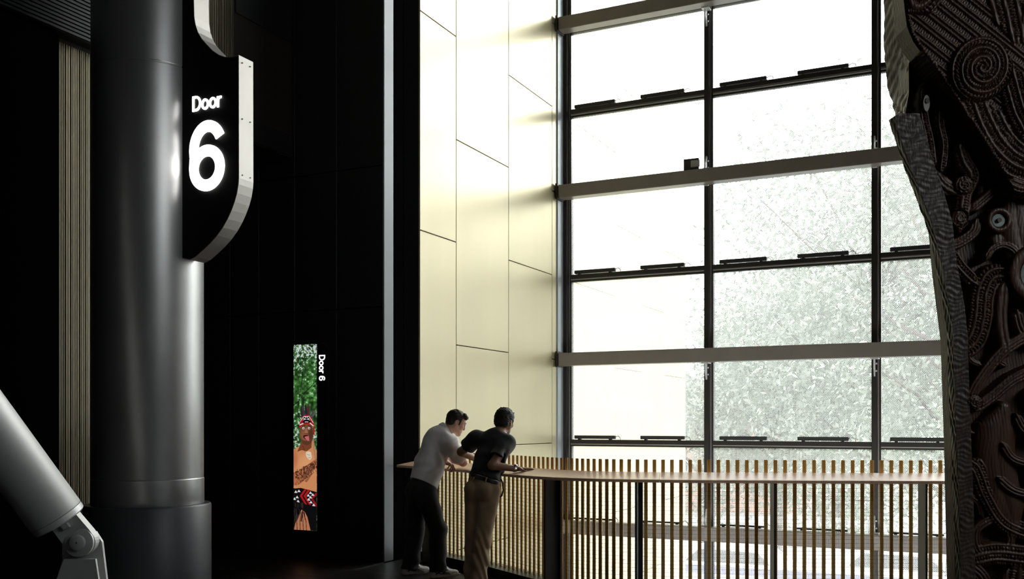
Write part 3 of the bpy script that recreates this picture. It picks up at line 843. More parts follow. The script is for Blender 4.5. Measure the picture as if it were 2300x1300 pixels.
# ================================================================== PEOPLE (distance fields meshed with surface nets)
class Field:
    def __init__(s, lo, hi, h):
        s.lo = np.array(lo, float); s.h = h
        s.n = np.ceil((np.array(hi) - s.lo) / h).astype(int) + 1
        s.F = np.full(s.n, 1.0, np.float32)
    def sub(s, lo, hi):
        a = np.maximum(0, np.floor((np.array(lo) - s.lo) / s.h).astype(int))
        b = np.minimum(s.n, np.ceil((np.array(hi) - s.lo) / s.h).astype(int) + 1)
        if np.any(b <= a): return None, None
        g = [(s.lo[k] + s.h * np.arange(a[k], b[k])).astype(np.float32) for k in range(3)]
        return tuple(slice(a[k], b[k]) for k in range(3)), np.meshgrid(*g, indexing='ij')
    def put(s, fn, lo, hi, k=0.02, mode='add', clip=None):
        sl, G = s.sub(np.array(lo) - k - 0.02, np.array(hi) + k + 0.02)
        if sl is None: return
        d = fn(G[0], G[1], G[2])
        if clip:
            for (pt, n) in clip:
                n = np.array(n, float); n /= np.linalg.norm(n)
                d = np.maximum(d, (G[0] - pt[0]) * n[0] + (G[1] - pt[1]) * n[1] + (G[2] - pt[2]) * n[2])
        F = s.F[sl]
        if mode == 'add':
            hh = np.clip(0.5 + 0.5 * (F - d) / k, 0, 1)
            s.F[sl] = F * (1 - hh) + d * hh - k * hh * (1 - hh)
        elif mode == 'cut':
            d = -d
            hh = np.clip(0.5 - 0.5 * (F - d) / k, 0, 1)
            s.F[sl] = F * (1 - hh) + d * hh + k * hh * (1 - hh)
    def cone(s, a, b, ra, rb, k=0.02, n=None, q=1.0, mode='add', clip=None):
        a = np.array(a, float); b = np.array(b, float)
        ba = b - a; L2 = float(ba @ ba) + 1e-12
        if n is not None:
            n = np.array(n, float); n = n - ba * (n @ ba) / L2; n /= np.linalg.norm(n)
        def fn(x, y, z):
            px, py, pz = x - a[0], y - a[1], z - a[2]
            t = np.clip((px * ba[0] + py * ba[1] + pz * ba[2]) / L2, 0, 1)
            dx, dy, dz = px - t * ba[0], py - t * ba[1], pz - t * ba[2]
            if n is not None:
                e = (dx * n[0] + dy * n[1] + dz * n[2]) * (1 / q - 1)
                dx = dx + e * n[0]; dy = dy + e * n[1]; dz = dz + e * n[2]
            d = np.sqrt(dx * dx + dy * dy + dz * dz) - (ra + (rb - ra) * t)
            return d * (0.5 + 0.5 * q) if n is not None else d
        R = max(ra, rb)
        s.put(fn, np.minimum(a, b) - R, np.maximum(a, b) + R, k, mode, clip)
    def ell(s, c, r, ax=None, k=0.02, mode='add', clip=None):
        c = np.array(c, float); r = np.array(r, float)
        A = np.eye(3) if ax is None else np.array(ax, float)      # rows are the local axes
        rm = float(r.min()); R = float(r.max())
        def fn(x, y, z):
            px, py, pz = x - c[0], y - c[1], z - c[2]
            u = [(px * A[i][0] + py * A[i][1] + pz * A[i][2]) for i in range(3)]
            k0 = np.sqrt(sum((u[i] / r[i]) ** 2 for i in range(3)))
            k1 = np.sqrt(sum((u[i] / r[i] ** 2) ** 2 for i in range(3))) + 1e-6
            return k0 * (k0 - 1) / k1
        s.put(fn, c - R, c + R, k, mode, clip)
    def wobble(s, fn):
        sl, G = s.sub(s.lo, s.lo + s.h * s.n)
        m = np.abs(s.F) < 0.05
        s.F[m] += fn(G[0][m], G[1][m], G[2][m]).astype(np.float32)
    def mesh(s, name):
        F = s.F
        F[0] = F[-1] = 1; F[:, 0] = F[:, -1] = 1; F[:, :, 0] = F[:, :, -1] = 1
        S = F < 0
        nx, ny, nz = F.shape
        cnt = np.zeros((nx - 1, ny - 1, nz - 1), np.int8)
        for dx in (0, 1):
            for dy in (0, 1):
                for dz in (0, 1):
                    cnt += S[dx:nx - 1 + dx, dy:ny - 1 + dy, dz:nz - 1 + dz]
        act = (cnt > 0) & (cnt < 8)
        ids = np.argwhere(act)
        idx = np.full(act.shape, -1, np.int32)
        idx[act] = np.arange(len(ids))
        acc = np.zeros((len(ids), 3)); num = np.zeros(len(ids))
        cs = [(0, 0, 0), (1, 0, 0), (0, 1, 0), (1, 1, 0), (0, 0, 1), (1, 0, 1), (0, 1, 1), (1, 1, 1)]
        val = [F[ids[:, 0] + c[0], ids[:, 1] + c[1], ids[:, 2] + c[2]] for c in cs]
        for i in range(8):
            for j in range(i + 1, 8):
                if sum(abs(cs[i][k] - cs[j][k]) for k in range(3)) != 1: continue
                va, vb = val[i], val[j]
                m = (va < 0) != (vb < 0)
                t = va[m] / (va[m] - vb[m])
                acc[m] += np.array(cs[i]) + t[:, None] * (np.array(cs[j]) - np.array(cs[i]))
                num[m] += 1
        V = s.lo + s.h * (ids + acc / num[:, None])
        Q = []
        for ax in range(3):
            o1, o2 = [(1, 2), (2, 0), (0, 1)][ax]
            A = S; B = np.roll(S, -1, ax)
            ch = A != B
            e = np.argwhere(ch)
            e = e[(e[:, ax] < F.shape[ax] - 1) & (e[:, o1] > 0) & (e[:, o2] > 0) & (e[:, o1] < F.shape[o1] - 1) & (e[:, o2] < F.shape[o2] - 1)]
            if not len(e): continue
            ins = A[e[:, 0], e[:, 1], e[:, 2]]
            def cell(d1, d2):
                q = e.copy(); q[:, o1] -= d1; q[:, o2] -= d2
                return idx[q[:, 0], q[:, 1], q[:, 2]]
            q4 = np.stack([cell(1, 1), cell(0, 1), cell(0, 0), cell(1, 0)], 1)
            q4[~ins] = q4[~ins][:, ::-1]
            Q.append(q4)
        Q = np.concatenate(Q)
        Q = Q[(Q >= 0).all(1)]
        return np_mesh(name, V, Q)

def unit(v):
    v = np.array(v, float); return v / np.linalg.norm(v)
def frame(fwd, up=(0, 0, 1)):
    f = unit(fwd); r = unit(np.cross(f, up)); u = np.cross(r, f)
    return r, f, u           # right, forward, up
def to(o, fr, p): return np.array(o) + fr[0] * p[0] + fr[1] * p[1] + fr[2] * p[2]

def add_head(B, o, fr, nb):
    """head at o with axes fr (right, forward, up); nb = base of the neck"""
    T = lambda *p: to(o, fr, p)
    B.ell(T(0, -.014, .028), (.076, .097, .088), fr, .02)
    B.cone(T(0, .030, .012), T(0, .046, -.06), .062, .046, .03, fr[0], 0.98)
    for q in (-1, 1):
        B.cone(T(q * .050, -.004, -.048), T(q * .012, .066, -.100), .030, .022, .022)
        B.ell(T(q * .040, .060, -.022), (.026, .026, .024), fr, .02)
    B.ell(T(0, .077, -.100), (.022, .020, .017), fr, .014)
    B.cone(T(-.034, .078, .026), T(.034, .078, .026), .014, .014, .014)
    B.cone(T(0, .090, .018), T(0, .107, -.026), .0075, .0115, .010)
    B.ell(T(0, .099, -.033), (.017, .012, .009), fr, .008)
    B.cone(T(-.018, .086, -.057), T(.018, .086, -.057), .0085, .0085, .008)
    B.cone(T(-.016, .086, -.072), T(.016, .086, -.072), .0095, .0095, .008)
    for q in (-1, 1):
        B.ell(T(q * .031, .093, .004), (.016, .012, .010), fr, .012, 'cut')
        B.ell(T(q * .031, .078, .003), (.013, .012, .011), fr, .004)
        ea = (unit(fr[0] + q * -.35 * fr[1] * 1.0), fr[1], fr[2])
        B.ell(T(q * .079, -.012, -.008), (.010, .022, .033), fr, .008)
        B.ell(T(q * .086, -.008, -.004), (.006, .010, .018), fr, .006, 'cut')
    B.cone(T(0, -.022, -.055), nb, .057, .064, .03)

def add_hand(B, wr, fwd, back, thumb, curl, spread=0.012):
    """wrist, finger direction, back-of-hand normal, +1/-1 side of the thumb, finger bends in degrees"""
    f = unit(fwd); b = unit(np.array(back) - f * (np.array(back) @ f)); sd = np.cross(f, b) * thumb
    wr = np.array(wr, float)
    B.cone(wr, wr + f * .03, .026, .028, .02, b, .75)
    B.cone(wr + f * .035 - sd * .018, wr + f * .078 - sd * .024, .020, .017, .015, b, .8)
    B.cone(wr + f * .035 + sd * .012, wr + f * .082 + sd * .016, .022, .018, .015, b, .8)
    Ls = [(.040, .026, .021), (.045, .029, .022), (.042, .027, .021), (.033, .021, .018)]
    for i, L3 in enumerate(Ls):
        off = (1.5 - i)
        p = wr + f * (.088 - .004 * abs(off - .5)) + sd * off * .0195
        d = unit(f + sd * off * spread * 4)
        ang = 0.0
        r = .0092 if i < 3 else .0082
        for L_, a in zip(L3, curl):
            ang += math.radians(a)
            dd = d * math.cos(ang) - b * math.sin(ang)
            p2 = p + dd * L_
            B.cone(p, p2, r, r * .93, .005)
            p = p2; r *= .93
    # thumb from the side of the palm, near its base
    p = wr + f * .030 + sd * .022
    d1 = unit(f * .7 + sd * .75 - b * .25); p1 = p + d1 * .040
    d2 = unit(f * .95 + sd * .25 - b * .35); p2 = p1 + d2 * .032
    d3 = unit(f * 1.0 - b * .3 - sd * .05); p3 = p2 + d3 * .024
    B.cone(p, p1, .014, .0115, .012); B.cone(p1, p2, .0112, .0100, .005); B.cone(p2, p3, .0100, .0085, .005)

def limb(B, a, b, c, r, k=.02):
    B.cone(a, b, r[0], r[1], k); B.cone(b, c, r[1] * 1.0, r[2], k)

def person_mesh(fld, name, m, parent, smooth_it=2):
    me = fld.mesh(name)
    bm = bmesh.new(); bm.from_mesh(me)
    for _ in range(smooth_it):
        bmesh.ops.smooth_vert(bm, verts=bm.verts, factor=0.5, use_axis_x=True, use_axis_y=True, use_axis_z=True)
    bm.to_mesh(me); bm.free()
    return link(name, me, m, parent, True)

A = np.array
# ---------------------------------------------------------------- man in white
m1 = empty('person', (-5.11, 8.412, 0), YAW)
tag(m1, 'person in a white top and black trousers bending over the rail, arms folded on it', 'person', 'people leaning on the balustrade')
f1 = A((.85, .50, 0)); l1 = A((-.50, .85, 0))
pel = A((.005, .06, .875)); c7 = A((.185, .175, 1.455))
shR = A((.285, .015, 1.352)); shL = A((.105, .295, 1.372))
elR = A((.415, .185, 1.142)); wrR = A((.285, .395, 1.155))
elL = A((.165, .455, 1.172)); wrL = A((.248, .205, 1.140))
hipR = pel - l1 * .085 + A((0, 0, -.02)); hipL = pel + l1 * .085 + A((0, 0, -.02))
knR = A((.175, -.055, .475)); anR = A((.175, -.050, .085))
knL = A((-.062, .165, .462)); anL = A((-.130, .155, .085))
hd = A((.345, .205, 1.548)); hf = frame((.90, .28, -.46))
tax = unit(c7 - pel); tfw = unit(f1 - tax * (f1 @ tax))
B = Field((-.36, -.30, 0.0), (.62, .62, 1.72), .0055)
B.cone(pel, pel + tax * .25, .135, .125, .05, tfw, .75)
B.cone(pel + tax * .25, c7 - tax * .10, .135, .150, .05, tfw, .72)
B.cone(shR * .8 + c7 * .2, shL * .8 + c7 * .2, .055, .055, .04)
limb(B, hipR, knR, anR, (.085, .058, .042)); limb(B, hipL, knL, anL, (.085, .058, .042))
limb(B, shR, elR, wrR, (.052, .043, .030)); limb(B, shL, elL, wrL, (.052, .043, .030))
for an in (anR, anL): B.cone(an, an + f1 * .12 + A((0, 0, -.045)), .038, .03, .02)
add_head(B, hd, hf, c7 + tfw * .03 + tax * .0)
add_hand(B, wrL, unit(A((.55, -.75, -.25))), A((.45, .05, .85)), -1, (30, 55, 45))
add_hand(B, wrR, unit(A((-.75, .5, -.1))), A((0, 0, 1)), 1, (10, 20, 15))
person_mesh(B, 'body', 'skin1', m1)

# shirt
S = Field((-.36, -.30, .80), (.62, .62, 1.62), .0055)
hemp = pel + tax * .055
hemn = -(tax * .97 + tfw * .14)
nk = c7 + tfw * .035
S.cone(pel - tax * .05, pel + tax * .27, .180, .178, .04, tfw, .80, clip=[(hemp, hemn)])
S.cone(pel + tax * .25, c7 - tax * .135, .182, .172, .05, tfw, .78)
S.cone(shR - tax * .005, shL - tax * .005, .078, .078, .06)
S.cone(c7 - tax * .06 + tfw * .0, c7 + tax * .0 + tfw * .03, .094, .082, .05)
S.cone(c7 - tax * .035, shR - tax * .0, .078, .078, .05)
S.cone(c7 - tax * .035, shL - tax * .0, .078, .078, .05)
for sh_, el_ in ((shR, elR), (shL, elL)):
    sdir = unit(el_ - sh_)
    e = sh_ + (el_ - sh_) * .80
    S.cone(sh_ + sdir * .01, el_, .083, .084, .014, clip=[(e, sdir)])
    S.cone(e - sdir * .02, e + sdir * .06, .054, .062, .006, mode='cut')
nax = unit(unit(to(hd, hf, (0, -.02, -.06)) - c7) + tax)
S.cone(nk - nax * .01, nk + nax * .04, .083, .080, .010, clip=[(nk + nax * .048, nax)])
S.cone(nk + nax * .022, nk + nax * .09, .070, .068, .004, mode='cut')
S.cone(hemp - tax * .10, hemp + tax * .03, .165, .160, .006, tfw, .78, mode='cut')
def wob1(x, y, z):
    u = x * .85 + y * .5
    w_ = 60 * (x * .55 - z * .45 + y * .25) + 2.5 * np.sin(14 * z + 9 * x)
    hem = np.clip((z - .97) * 9, .15, 1)
    arm = np.exp(-((x - .24) ** 2 + (z - 1.22) ** 2) / .016)
    return (.0075 * np.sin(w_) * hem * (.8 + .2 * arm) + .006 * np.sin(44 * (x * .8 + z * .6) + 3 * np.sin(20 * y)) * arm + .0030 * np.sin(26 * x - 18 * z + 30 * y) * hem)
S.wobble(wob1)
ts = person_mesh(S, 't_shirt', 'tee_w', m1)
def collar(name, c, axv, fw, prof, m, parent, sq=.92, open_=0.0):
    e2 = unit(np.array(fw) - axv * (np.array(fw) @ axv)); e1 = np.cross(e2, axv)
    mb = MB(); N = 36; n = len(prof)
    for i in range(N):
        t = 2 * math.pi * i / N
        d_ = e1 * math.cos(t) * 1.0 + e2 * math.sin(t) * sq
        for (r, h) in prof:
            mb.v.append(tuple(c + d_ * r + axv * (h - .02 * (1 + math.sin(t)) * open_)))
    for i in range(N):
        for k in range(n):
            mb.f.append((i * n + k, ((i + 1) % N) * n + k, ((i + 1) % N) * n + (k + 1) % n, i * n + (k + 1) % n))
    return link(name, mb, m, parent, True, 60)
collar('collar', nk + nax * .022 - tfw * .006, nax, tfw, [(.072, .012), (.071, .050), (.076, .056), (.081, .050), (.094, .016), (.088, .012)], 'tee_w', m1, .95, 1.0)
# trousers
T = Field((-.42, -.34, .03), (.42, .42, 1.02), .006)
T.cone(pel + tax * .04, pel - A((0, 0, .03)), .150, .160, .05, f1, .80)
T.cone(pel - f1 * .045 - A((0, 0, .025)) - l1 * .06, pel - f1 * .045 - A((0, 0, .04)) - l1 * .06, .100, .100, .04)
T.cone(pel - f1 * .045 - A((0, 0, .025)) + l1 * .06, pel - f1 * .045 - A((0, 0, .04)) + l1 * .06, .100, .100, .04)
for hp, kn, an in ((hipR, knR, anR), (hipL, knL, anL)):
    T.cone(hp, kn, .112, .088, .04)
    T.cone(kn, an - A((0, 0, .06)), .088, .086, .03, clip=[(A((0, 0, .062)), (0, 0, -1))])
def wob2(x, y, z):
    return .006 * np.sin(42 * z + 12 * x + 5 * np.sin(11 * y)) * np.clip((.30 - z) * 5, 0, 1) + .003 * np.sin(26 * z - 30 * x + 10 * y) + .006 * np.sin(30 * np.abs(z - .47) + 14 * x) * np.exp(-((z - .47) / .09) ** 2)
T.wobble(wob2)
person_mesh(T, 'trousers', 'trs_k', m1)
# hair
def add_hair(parent, o, fr, m, style):
    T_ = lambda *p: to(o, fr, p)
    H_ = Field(np.array(o) - .19, np.array(o) + .19, .0042)
    if style == 1:
        H_.ell(T_(0, -.018, .036), (.084, .104, .094), fr, .01)
        for i in range(11):
            t = (i - 5) / 5
            H_.cone(T_(t * .055, .050 - abs(t) * .012, .104 - abs(t) * .012), T_(t * .060, .086 - abs(t) * .022, .090 - abs(t) * .012 + .006 * math.sin(i * 2.3)), .019, .012, .014)
        H_.ell(T_(0, -.052, -.020), (.070, .056, .060), fr, .02)
        for q in (-1, 1): H_.cone(T_(q * .074, .018, .02), T_(q * .073, .020, -.018), .011, .007, .010)
        cut_face = (T_(0, .052, .068), unit(.92 * fr[1] - .38 * fr[2]))
        fp, fnn = T_(0, .090, .060), unit(.45 * fr[1] - .9 * fr[2])
    else:
        H_.ell(T_(0, -.020, .038), (.092, .110, .100), fr, .01)
        H_.ell(T_(0, -.060, -.020), (.078, .056, .066), fr, .025)
        rng = np.random.default_rng(7)
        for i in range(26):
            a = rng.uniform(-1, 1); b = rng.uniform(-.9, .55)
            st = T_(a * .06, b * .08 - .01, .105 - .03 * a * a - .03 * b * b)
            H_.cone(st, st + fr[0] * rng.uniform(-.03, .035) + fr[1] * rng.uniform(-.03, .03) + fr[2] * rng.uniform(.012, .030), .016, .006, .012)
        for q in (-1, 1): H_.cone(T_(q * .076, .020, .02), T_(q * .075, .020, -.012), .012, .008, .010)
        fp, fnn = T_(0, .085, .055), unit(.5 * fr[1] - .87 * fr[2])
    # take the face, ears and neck away
    sl, G = H_.sub(H_.lo, H_.lo + H_.h * H_.n)
    P = [G[k] - o[k] for k in range(3)]
    lx = sum(P[k] * fr[0][k] for k in range(3)); ly = sum(P[k] * fr[1][k] for k in range(3)); lz = sum(P[k] * fr[2][k] for k in range(3))
    top = .058 if style == 1 else .052
    face = np.maximum(-(ly - .028), -(top - lz))             # in front of the ears and below the hairline
    side = np.maximum(np.maximum(-(ly - .028), ly - .034), -(lz + .03))
    H_.F = np.maximum(H_.F, -face)
    nape = -.058 if style == 1 else -.066
    H_.F = np.maximum(H_.F, nape - lz + .25 * np.clip(ly + .02, 0, 1))
    for q in (-1, 1):
        ear = np.sqrt(((lx - q * .085) / .030) ** 2 + ((ly + .010) / .025) ** 2 + ((lz + .012) / .038) ** 2) - 1
        H_.F = np.maximum(H_.F, -ear * .024)
    H_.F += (.0020 * np.sin(130 * lx + 60 * ly + 8 * np.sin(50 * lz)) + .0018 * np.sin(95 * ly - 80 * lx + 40 * lz)).astype(np.float32)
    return person_mesh(H_, 'hair', m, parent, 1)
add_hair(m1, hd, hf, 'hair1', 1)
for q in (-1, 1):
    link('eyebrow', MB().tube([to(hd, hf, (q * .014, .0935, .027)), to(hd, hf, (q * .032, .0915, .032)), to(hd, hf, (q * .048, .080, .027))], [.0035, .0048, .003], 6), 'hair1', m1, True)
    link('eye', MB().tube([to(hd, hf, (q * .031, .0850, .004)), to(hd, hf, (q * .031, .0915, .003))], [.010, .0065], 8), 'hair1', m1, True)

# trainers
def make_shoe():
    U_ = Field((-.07, -.11, 0), (.07, .22, .15), .0042)
    U_.cone((0, -.060, .050), (0, .05, .052), .040, .042, .03, (0, 0, 1), .95)
    U_.cone((0, .05, .048), (.004, .150, .040), .044, .034, .03, (0, 0, 1), .8)
    U_.cone((0, -.062, .05), (0, -.055, .105), .036, .040, .02)
    U_.cone((0, -.02, .07), (0, .045, .085), .036, .022, .03)
    U_.cone((0, -.055, .10), (0, -.045, .16), .030, .034, .008, mode='cut')
    sl, G = U_.sub(U_.lo, U_.lo + U_.h * U_.n)
    U_.F = np.maximum(U_.F, .026 - G[2])
    up = U_.mesh('shoe_upper')
    S_ = Field((-.08, -.13, -.01), (.08, .23, .07), .0042)
    S_.cone((0, -.068, .018), (0, .02, .018), .046, .040, .02)
    S_.cone((0, .02, .018), (.003, .105, .018), .040, .050, .02)
    S_.cone((.003, .105, .018), (.005, .165, .022), .050, .036, .02)
    sl, G = S_.sub(S_.lo, S_.lo + S_.h * S_.n)
    flare = .034 + .010 * np.clip(-G[1] * 10, 0, 1) + .006 * np.sin(G[1] * 55)
    S_.F = np.maximum(np.maximum(S_.F, G[2] - flare), -G[2] + .06 * np.clip(G[1] - .13, 0, 1) * 4 + .004 * (np.sin(G[1] * 90) > .6))
    so_ = S_.mesh('sole')
    return up, so_
shu, shs = make_shoe()
shu.materials.append(M['shoe']); shs.materials.append(M['sole'])
def put_shoe(parent, loc, d, pitch=0.0):
    a = math.atan2(d[1], d[0]) - math.pi / 2
    u = link('shoe', shu, None, parent, True)
    u.location = loc; u.rotation_euler = (pitch, 0, a)
    link('sole', shs, None, u, True)
    for q in (-1, 1):
        for pth, rr in (([(q * .041, -.07, .035), (q * .046, -.02, .062), (q * .046, .04, .050), (q * .047, .09, .034)], .0065), ([(q * .045, .00, .035), (q * .045, .03, .065), (q * .040, .06, .078)], .0055), ([(q * .041, -.075, .055), (q * .046, -.01, .040), (q * .048, .05, .036)], .005)):
            link('side_stripe', MB().tube(pth, rr, 5), 'stripe', u, True)
    for (ya, za) in ((.055, .098), (.075, .090), (.095, .083)):
        link('lace', MB().tube([(-.02, ya, za), (.02, ya + .006, za - .002)], .0035, 5), 'sole', u)
    return u
put_shoe(m1, tuple(anR * A((1, 1, 0)) + f1 * .035), f1 + l1 * -.12)
put_shoe(m1, tuple(anL * A((1, 1, 0)) + f1 * .035), f1 + l1 * .0)

# ---------------------------------------------------------------- man in black
m2 = empty('person', (-4.213, 7.959, 0), YAW)
tag(m2, 'person in black T-shirt and khaki trousers seen from behind, hand on the rail', 'person', 'people leaning on the balustrade')
f2 = unit(A((.52, .85, 0))); l2 = A((-f2[1], f2[0], 0))
pel = A((.035, .100, .945)); c7 = A((.160, .385, 1.445))
shR = A((.258, .235, 1.352)); shL = A((-.038, .470, 1.392))
elR = A((.128, .005, 1.152)); wrR = A((.338, .085, 1.118))
elL = A((-.192, .650, 1.258)); wrL = A((-.030, .88, 1.165))
hipR = pel - l2 * .085 - A((0, 0, .03)); hipL = pel + l2 * .085 - A((0, 0, .03))
knR = A((.042, .010, .50)); anR = A((-.005, -.050, .085))
knL = A((-.048, .085, .505)); anL = A((-.066, .045, .085))
hd = A((.238, .475, 1.556)); hf = frame((.46, .86, -.20), (.08, 0, 1))
tax = unit(c7 - pel); tfw = unit(f2 - tax * (f2 @ tax))
trt = unit(np.cross(tfw, tax))
B = Field((-.40, -.26, 0.0), (.66, 1.12, 1.74), .0058)
B.cone(pel, pel + tax * .22, .130, .120, .05, tfw, .75)
B.cone(pel + tax * .22, c7 - tax * .10, .130, .150, .05, tfw, .70)
B.cone(shR * .8 + c7 * .2, shL * .8 + c7 * .2, .055, .055, .04)
limb(B, hipR, knR, anR, (.085, .058, .042)); limb(B, hipL, knL, anL, (.085, .058, .042))
limb(B, shR, elR, wrR, (.050, .043, .029)); limb(B, shL, elL, wrL, (.050, .043, .029))
for an in (anR, anL): B.cone(an, an + f2 * .12 + A((0, 0, -.045)), .038, .03, .02)
add_head(B, hd, hf, c7 + tfw * .03)
add_hand(B, wrR, unit(A((.90, .30, -.04))), A((-.05, -.05, 1)), 1, (-4, 8, 8), .02)
add_hand(B, wrL, unit(A((.7, .6, -.2))), A((0, 0, 1)), -1, (5, 15, 10))
person_mesh(B, 'body', 'skin2', m2)
S = Field((-.40, -.16, .86), (.62, .86, 1.60), .0058)
hemp = pel + tax * .075
for sh_, el_ in ((shR, elR), (shL, elL)):
    sdir = unit(el_ - sh_)
    e = sh_ + (el_ - sh_) * (.72 if sh_ is shR else .58)
    S.cone(sh_ + sdir * .01, el_, .080, .080, .012, clip=[(e, sdir)])
    S.cone(e - sdir * .03, e + sdir * .06, .066, .072, .006, mode='cut')
S.cone(pel - tax * .0, pel + tax * .20, .156, .142, .04, tfw, .78, clip=[(hemp, -unit(tax + trt * .30))])
S.cone(pel + tax * .20, c7 - tax * .135, .146, .164, .05, tfw, .68)
S.cone(pel + tax * .10 + tfw * .01, pel + tax * .30, .135, .145, .05, tfw, .74)
S.cone(shR - tax * .005, shL - tax * .005, .072, .072, .06)
S.cone(c7 - tax * .05, c7 + tax * .0 + tfw * .02, .088, .072, .05)
nk = c7 + tfw * .035
nax = unit(unit(to(hd, hf, (0, -.02, -.06)) - c7) + tax)
S.cone(nk - nax * .01, nk + nax * .022, .076, .073, .012, clip=[(nk + nax * .030, nax)])
S.cone(nk + nax * .018, nk + nax * .09, .064, .062, .006, mode='cut')
def wob3(x, y, z):
    arm = np.exp(-((x - .19) ** 2 + (z - 1.24) ** 2) / .012)
    return .0085 * np.sin(52 * (z * .7 - x * .55) + 3 * np.sin(12 * y + 9 * x)) * (.4 + arm) * np.clip((1.40 - z) * 4, 0, 1) + .003 * np.sin(25 * x + 30 * z + 22 * y) + .005 * np.sin(60 * (z + .6 * x)) * np.exp(-((z - 1.06) / .06) ** 2)
S.wobble(wob3)
person_mesh(S, 't_shirt', 'tee_k', m2)
collar('neckband', nk, nax, tfw, [(.070, .010), (.070, .030), (.076, .032), (.080, .024), (.080, .010)], 'tee_k', m2, .95, .8)
bax = unit(tax * .55 + A((0, 0, 1)) + trt * .42)
wst = pel + bax * .085
T = Field((-.30, -.26, .02), (.36, .42, 1.12), .006)
T.cone(wst, pel - A((0, 0, .03)), .142, .158, .05, f2, .78, clip=[(wst + bax * .015, bax)])
for q in (-1, 1):
    T.cone(pel - f2 * .060 + l2 * .070 * q - A((0, 0, .02)), pel - f2 * .050 + l2 * .068 * q - A((0, 0, .07)), .086, .084, .012)
for hp, kn, an in ((hipR, knR, anR), (hipL, knL, anL)):
    T.cone(hp, kn, .100, .080, .010)
    T.cone(kn, an - A((0, 0, .06)), .080, .076, .010, clip=[(A((0, 0, .05)), (0, 0, -1))])
def wob4(x, y, z):
    return .0075 * np.sin(36 * z + 40 * x + 4 * np.sin(9 * y + 20 * x)) * np.clip((.66 - z) * 4, 0, 1) + .0045 * np.sin(48 * z - 20 * x) * np.exp(-((z - .76) / .05) ** 2) + .0025 * np.sin(22 * z + 40 * x - 16 * y)
T.wobble(wob4)
person_mesh(T, 'trousers', 'khaki', m2)
Bt = Field((-.30, -.26, .85), (.36, .42, 1.15), .0052)
b0 = wst - bax * .004
Bt.cone(wst, pel - A((0, 0, .03)), .149, .165, .05, f2, .785, clip=[(b0 + bax * .018, bax), (b0 - bax * .020, -bax)])
bl = person_mesh(Bt, 'belt', 'leather', m2, 1)
for ang in (150, 205, 250, 300):
    r_ = A((math.cos(math.radians(ang)), math.sin(math.radians(ang)), 0))
    loc2 = l2 * -1 * r_[0] * .150 + f2 * r_[1] * .121
    c_ = b0 + loc2
    nn_ = unit(loc2)
    link('belt_loop', MB().tube([c_ - bax * .028 + nn_ * .004, c_ + nn_ * .010, c_ + bax * .024 + nn_ * .004], .0075, 6), 'khaki', m2, True)
pk = b0 - l2 * .150 + f2 * .01
link('key_strap', MB().tube([pk + A((.015, -.02, .0)), pk + A((.03, -.035, -.03)), pk + A((.035, -.03, -.10)), pk + A((.022, -.03, -.15)), pk + A((.005, -.025, -.165))], .008, 6), 'leather', m2, True)
add_hair(m2, hd, hf, 'hair2', 2)
wd_ = unit(wrR - elR)
wc = wrR - wd_ * .006
mbw = MB()
s1 = unit(np.cross(wd_, (0, 0, 1))); s2 = np.cross(s1, wd_)
for i in range(20):
    a0_, a1_ = 2 * math.pi * i / 20, 2 * math.pi * (i + 1) / 20
    for a_, b_2 in ((a0_, a1_),):
        q = [wc + (s1 * math.cos(t) * .034 + s2 * math.sin(t) * .031) + wd_ * e for t in (a_, b_2) for e in (-.009, .009)]
        q2 = [wc + (s1 * math.cos(t) * .0375 + s2 * math.sin(t) * .0345) + wd_ * e for t in (a_, b_2) for e in (-.009, .009)]
        mbw.add(q + q2, [(4, 5, 7, 6), (0, 2, 3, 1), (0, 4, 6, 2), (1, 3, 7, 5)])
wt = link('wrist_watch', mbw, 'chrome', m2)
cdir = unit(s2 * .8 + s1 * .6)
link('watch_case', MB().tube([wc + cdir * .033, wc + cdir * .042, wc + cdir * .044], [.017, .017, .014], 20), 'chrome', wt, True)
put_shoe(m2, tuple(anR * A((1, 1, 0)) + f2 * .035), f2)
put_shoe(m2, tuple(anL * A((1, 1, 0)) + f2 * .035), f2)

# ================================================================== CARVED GATEWAY POST
# drawn on a grid of units of 2.374 mm; u runs right, v runs down, v = 948 is eye height
CU = 0.002374
cd_ = 5.2
yw = np.array((-math.sin(YAW), math.cos(YAW))); rw = np.array((math.cos(YAW), math.sin(YAW)))
corg = yw * cd_ + rw * (1000 / 2190 * cd_)
gate = empty('carved_post', (float(corg[0]), float(corg[1]), 0), YAW)
tag(gate, 'towering dark carved timber gateway post with spirals and shell eyes at right', 'carving')
def cz_(v): return 1.55 - (v - 948) * CU
def cx_(u): return (u - 2150) * CU
def curve_pts(pts, step=3.0):
    return catmull(pts, step)
du = 1.8
uu = np.arange(1998, 2440, du); vv_ = np.arange(-160, 1600, du)
GU, GV = np.meshgrid(uu, vv_)
HT = np.zeros(GU.shape)                                   # relief height in units
def in_poly(pts, U, V):
    m = np.zeros(U.shape, bool); n = len(pts)
    for i in range(n):
        x1, y1 = pts[i]; x2, y2 = pts[(i + 1) % n]
        if y1 == y2: continue
        m ^= ((V < y1) != (V < y2)) & (U < (x2 - x1) * (V - y1) / (y2 - y1) + x1)
    return m
def window(lo, hi, pad):
    a = np.searchsorted(uu, lo[0] - pad); b = np.searchsorted(uu, hi[0] + pad)
    c = np.searchsorted(vv_, lo[1] - pad); d = np.searchsorted(vv_, hi[1] + pad)
    return slice(c, d), slice(a, b)
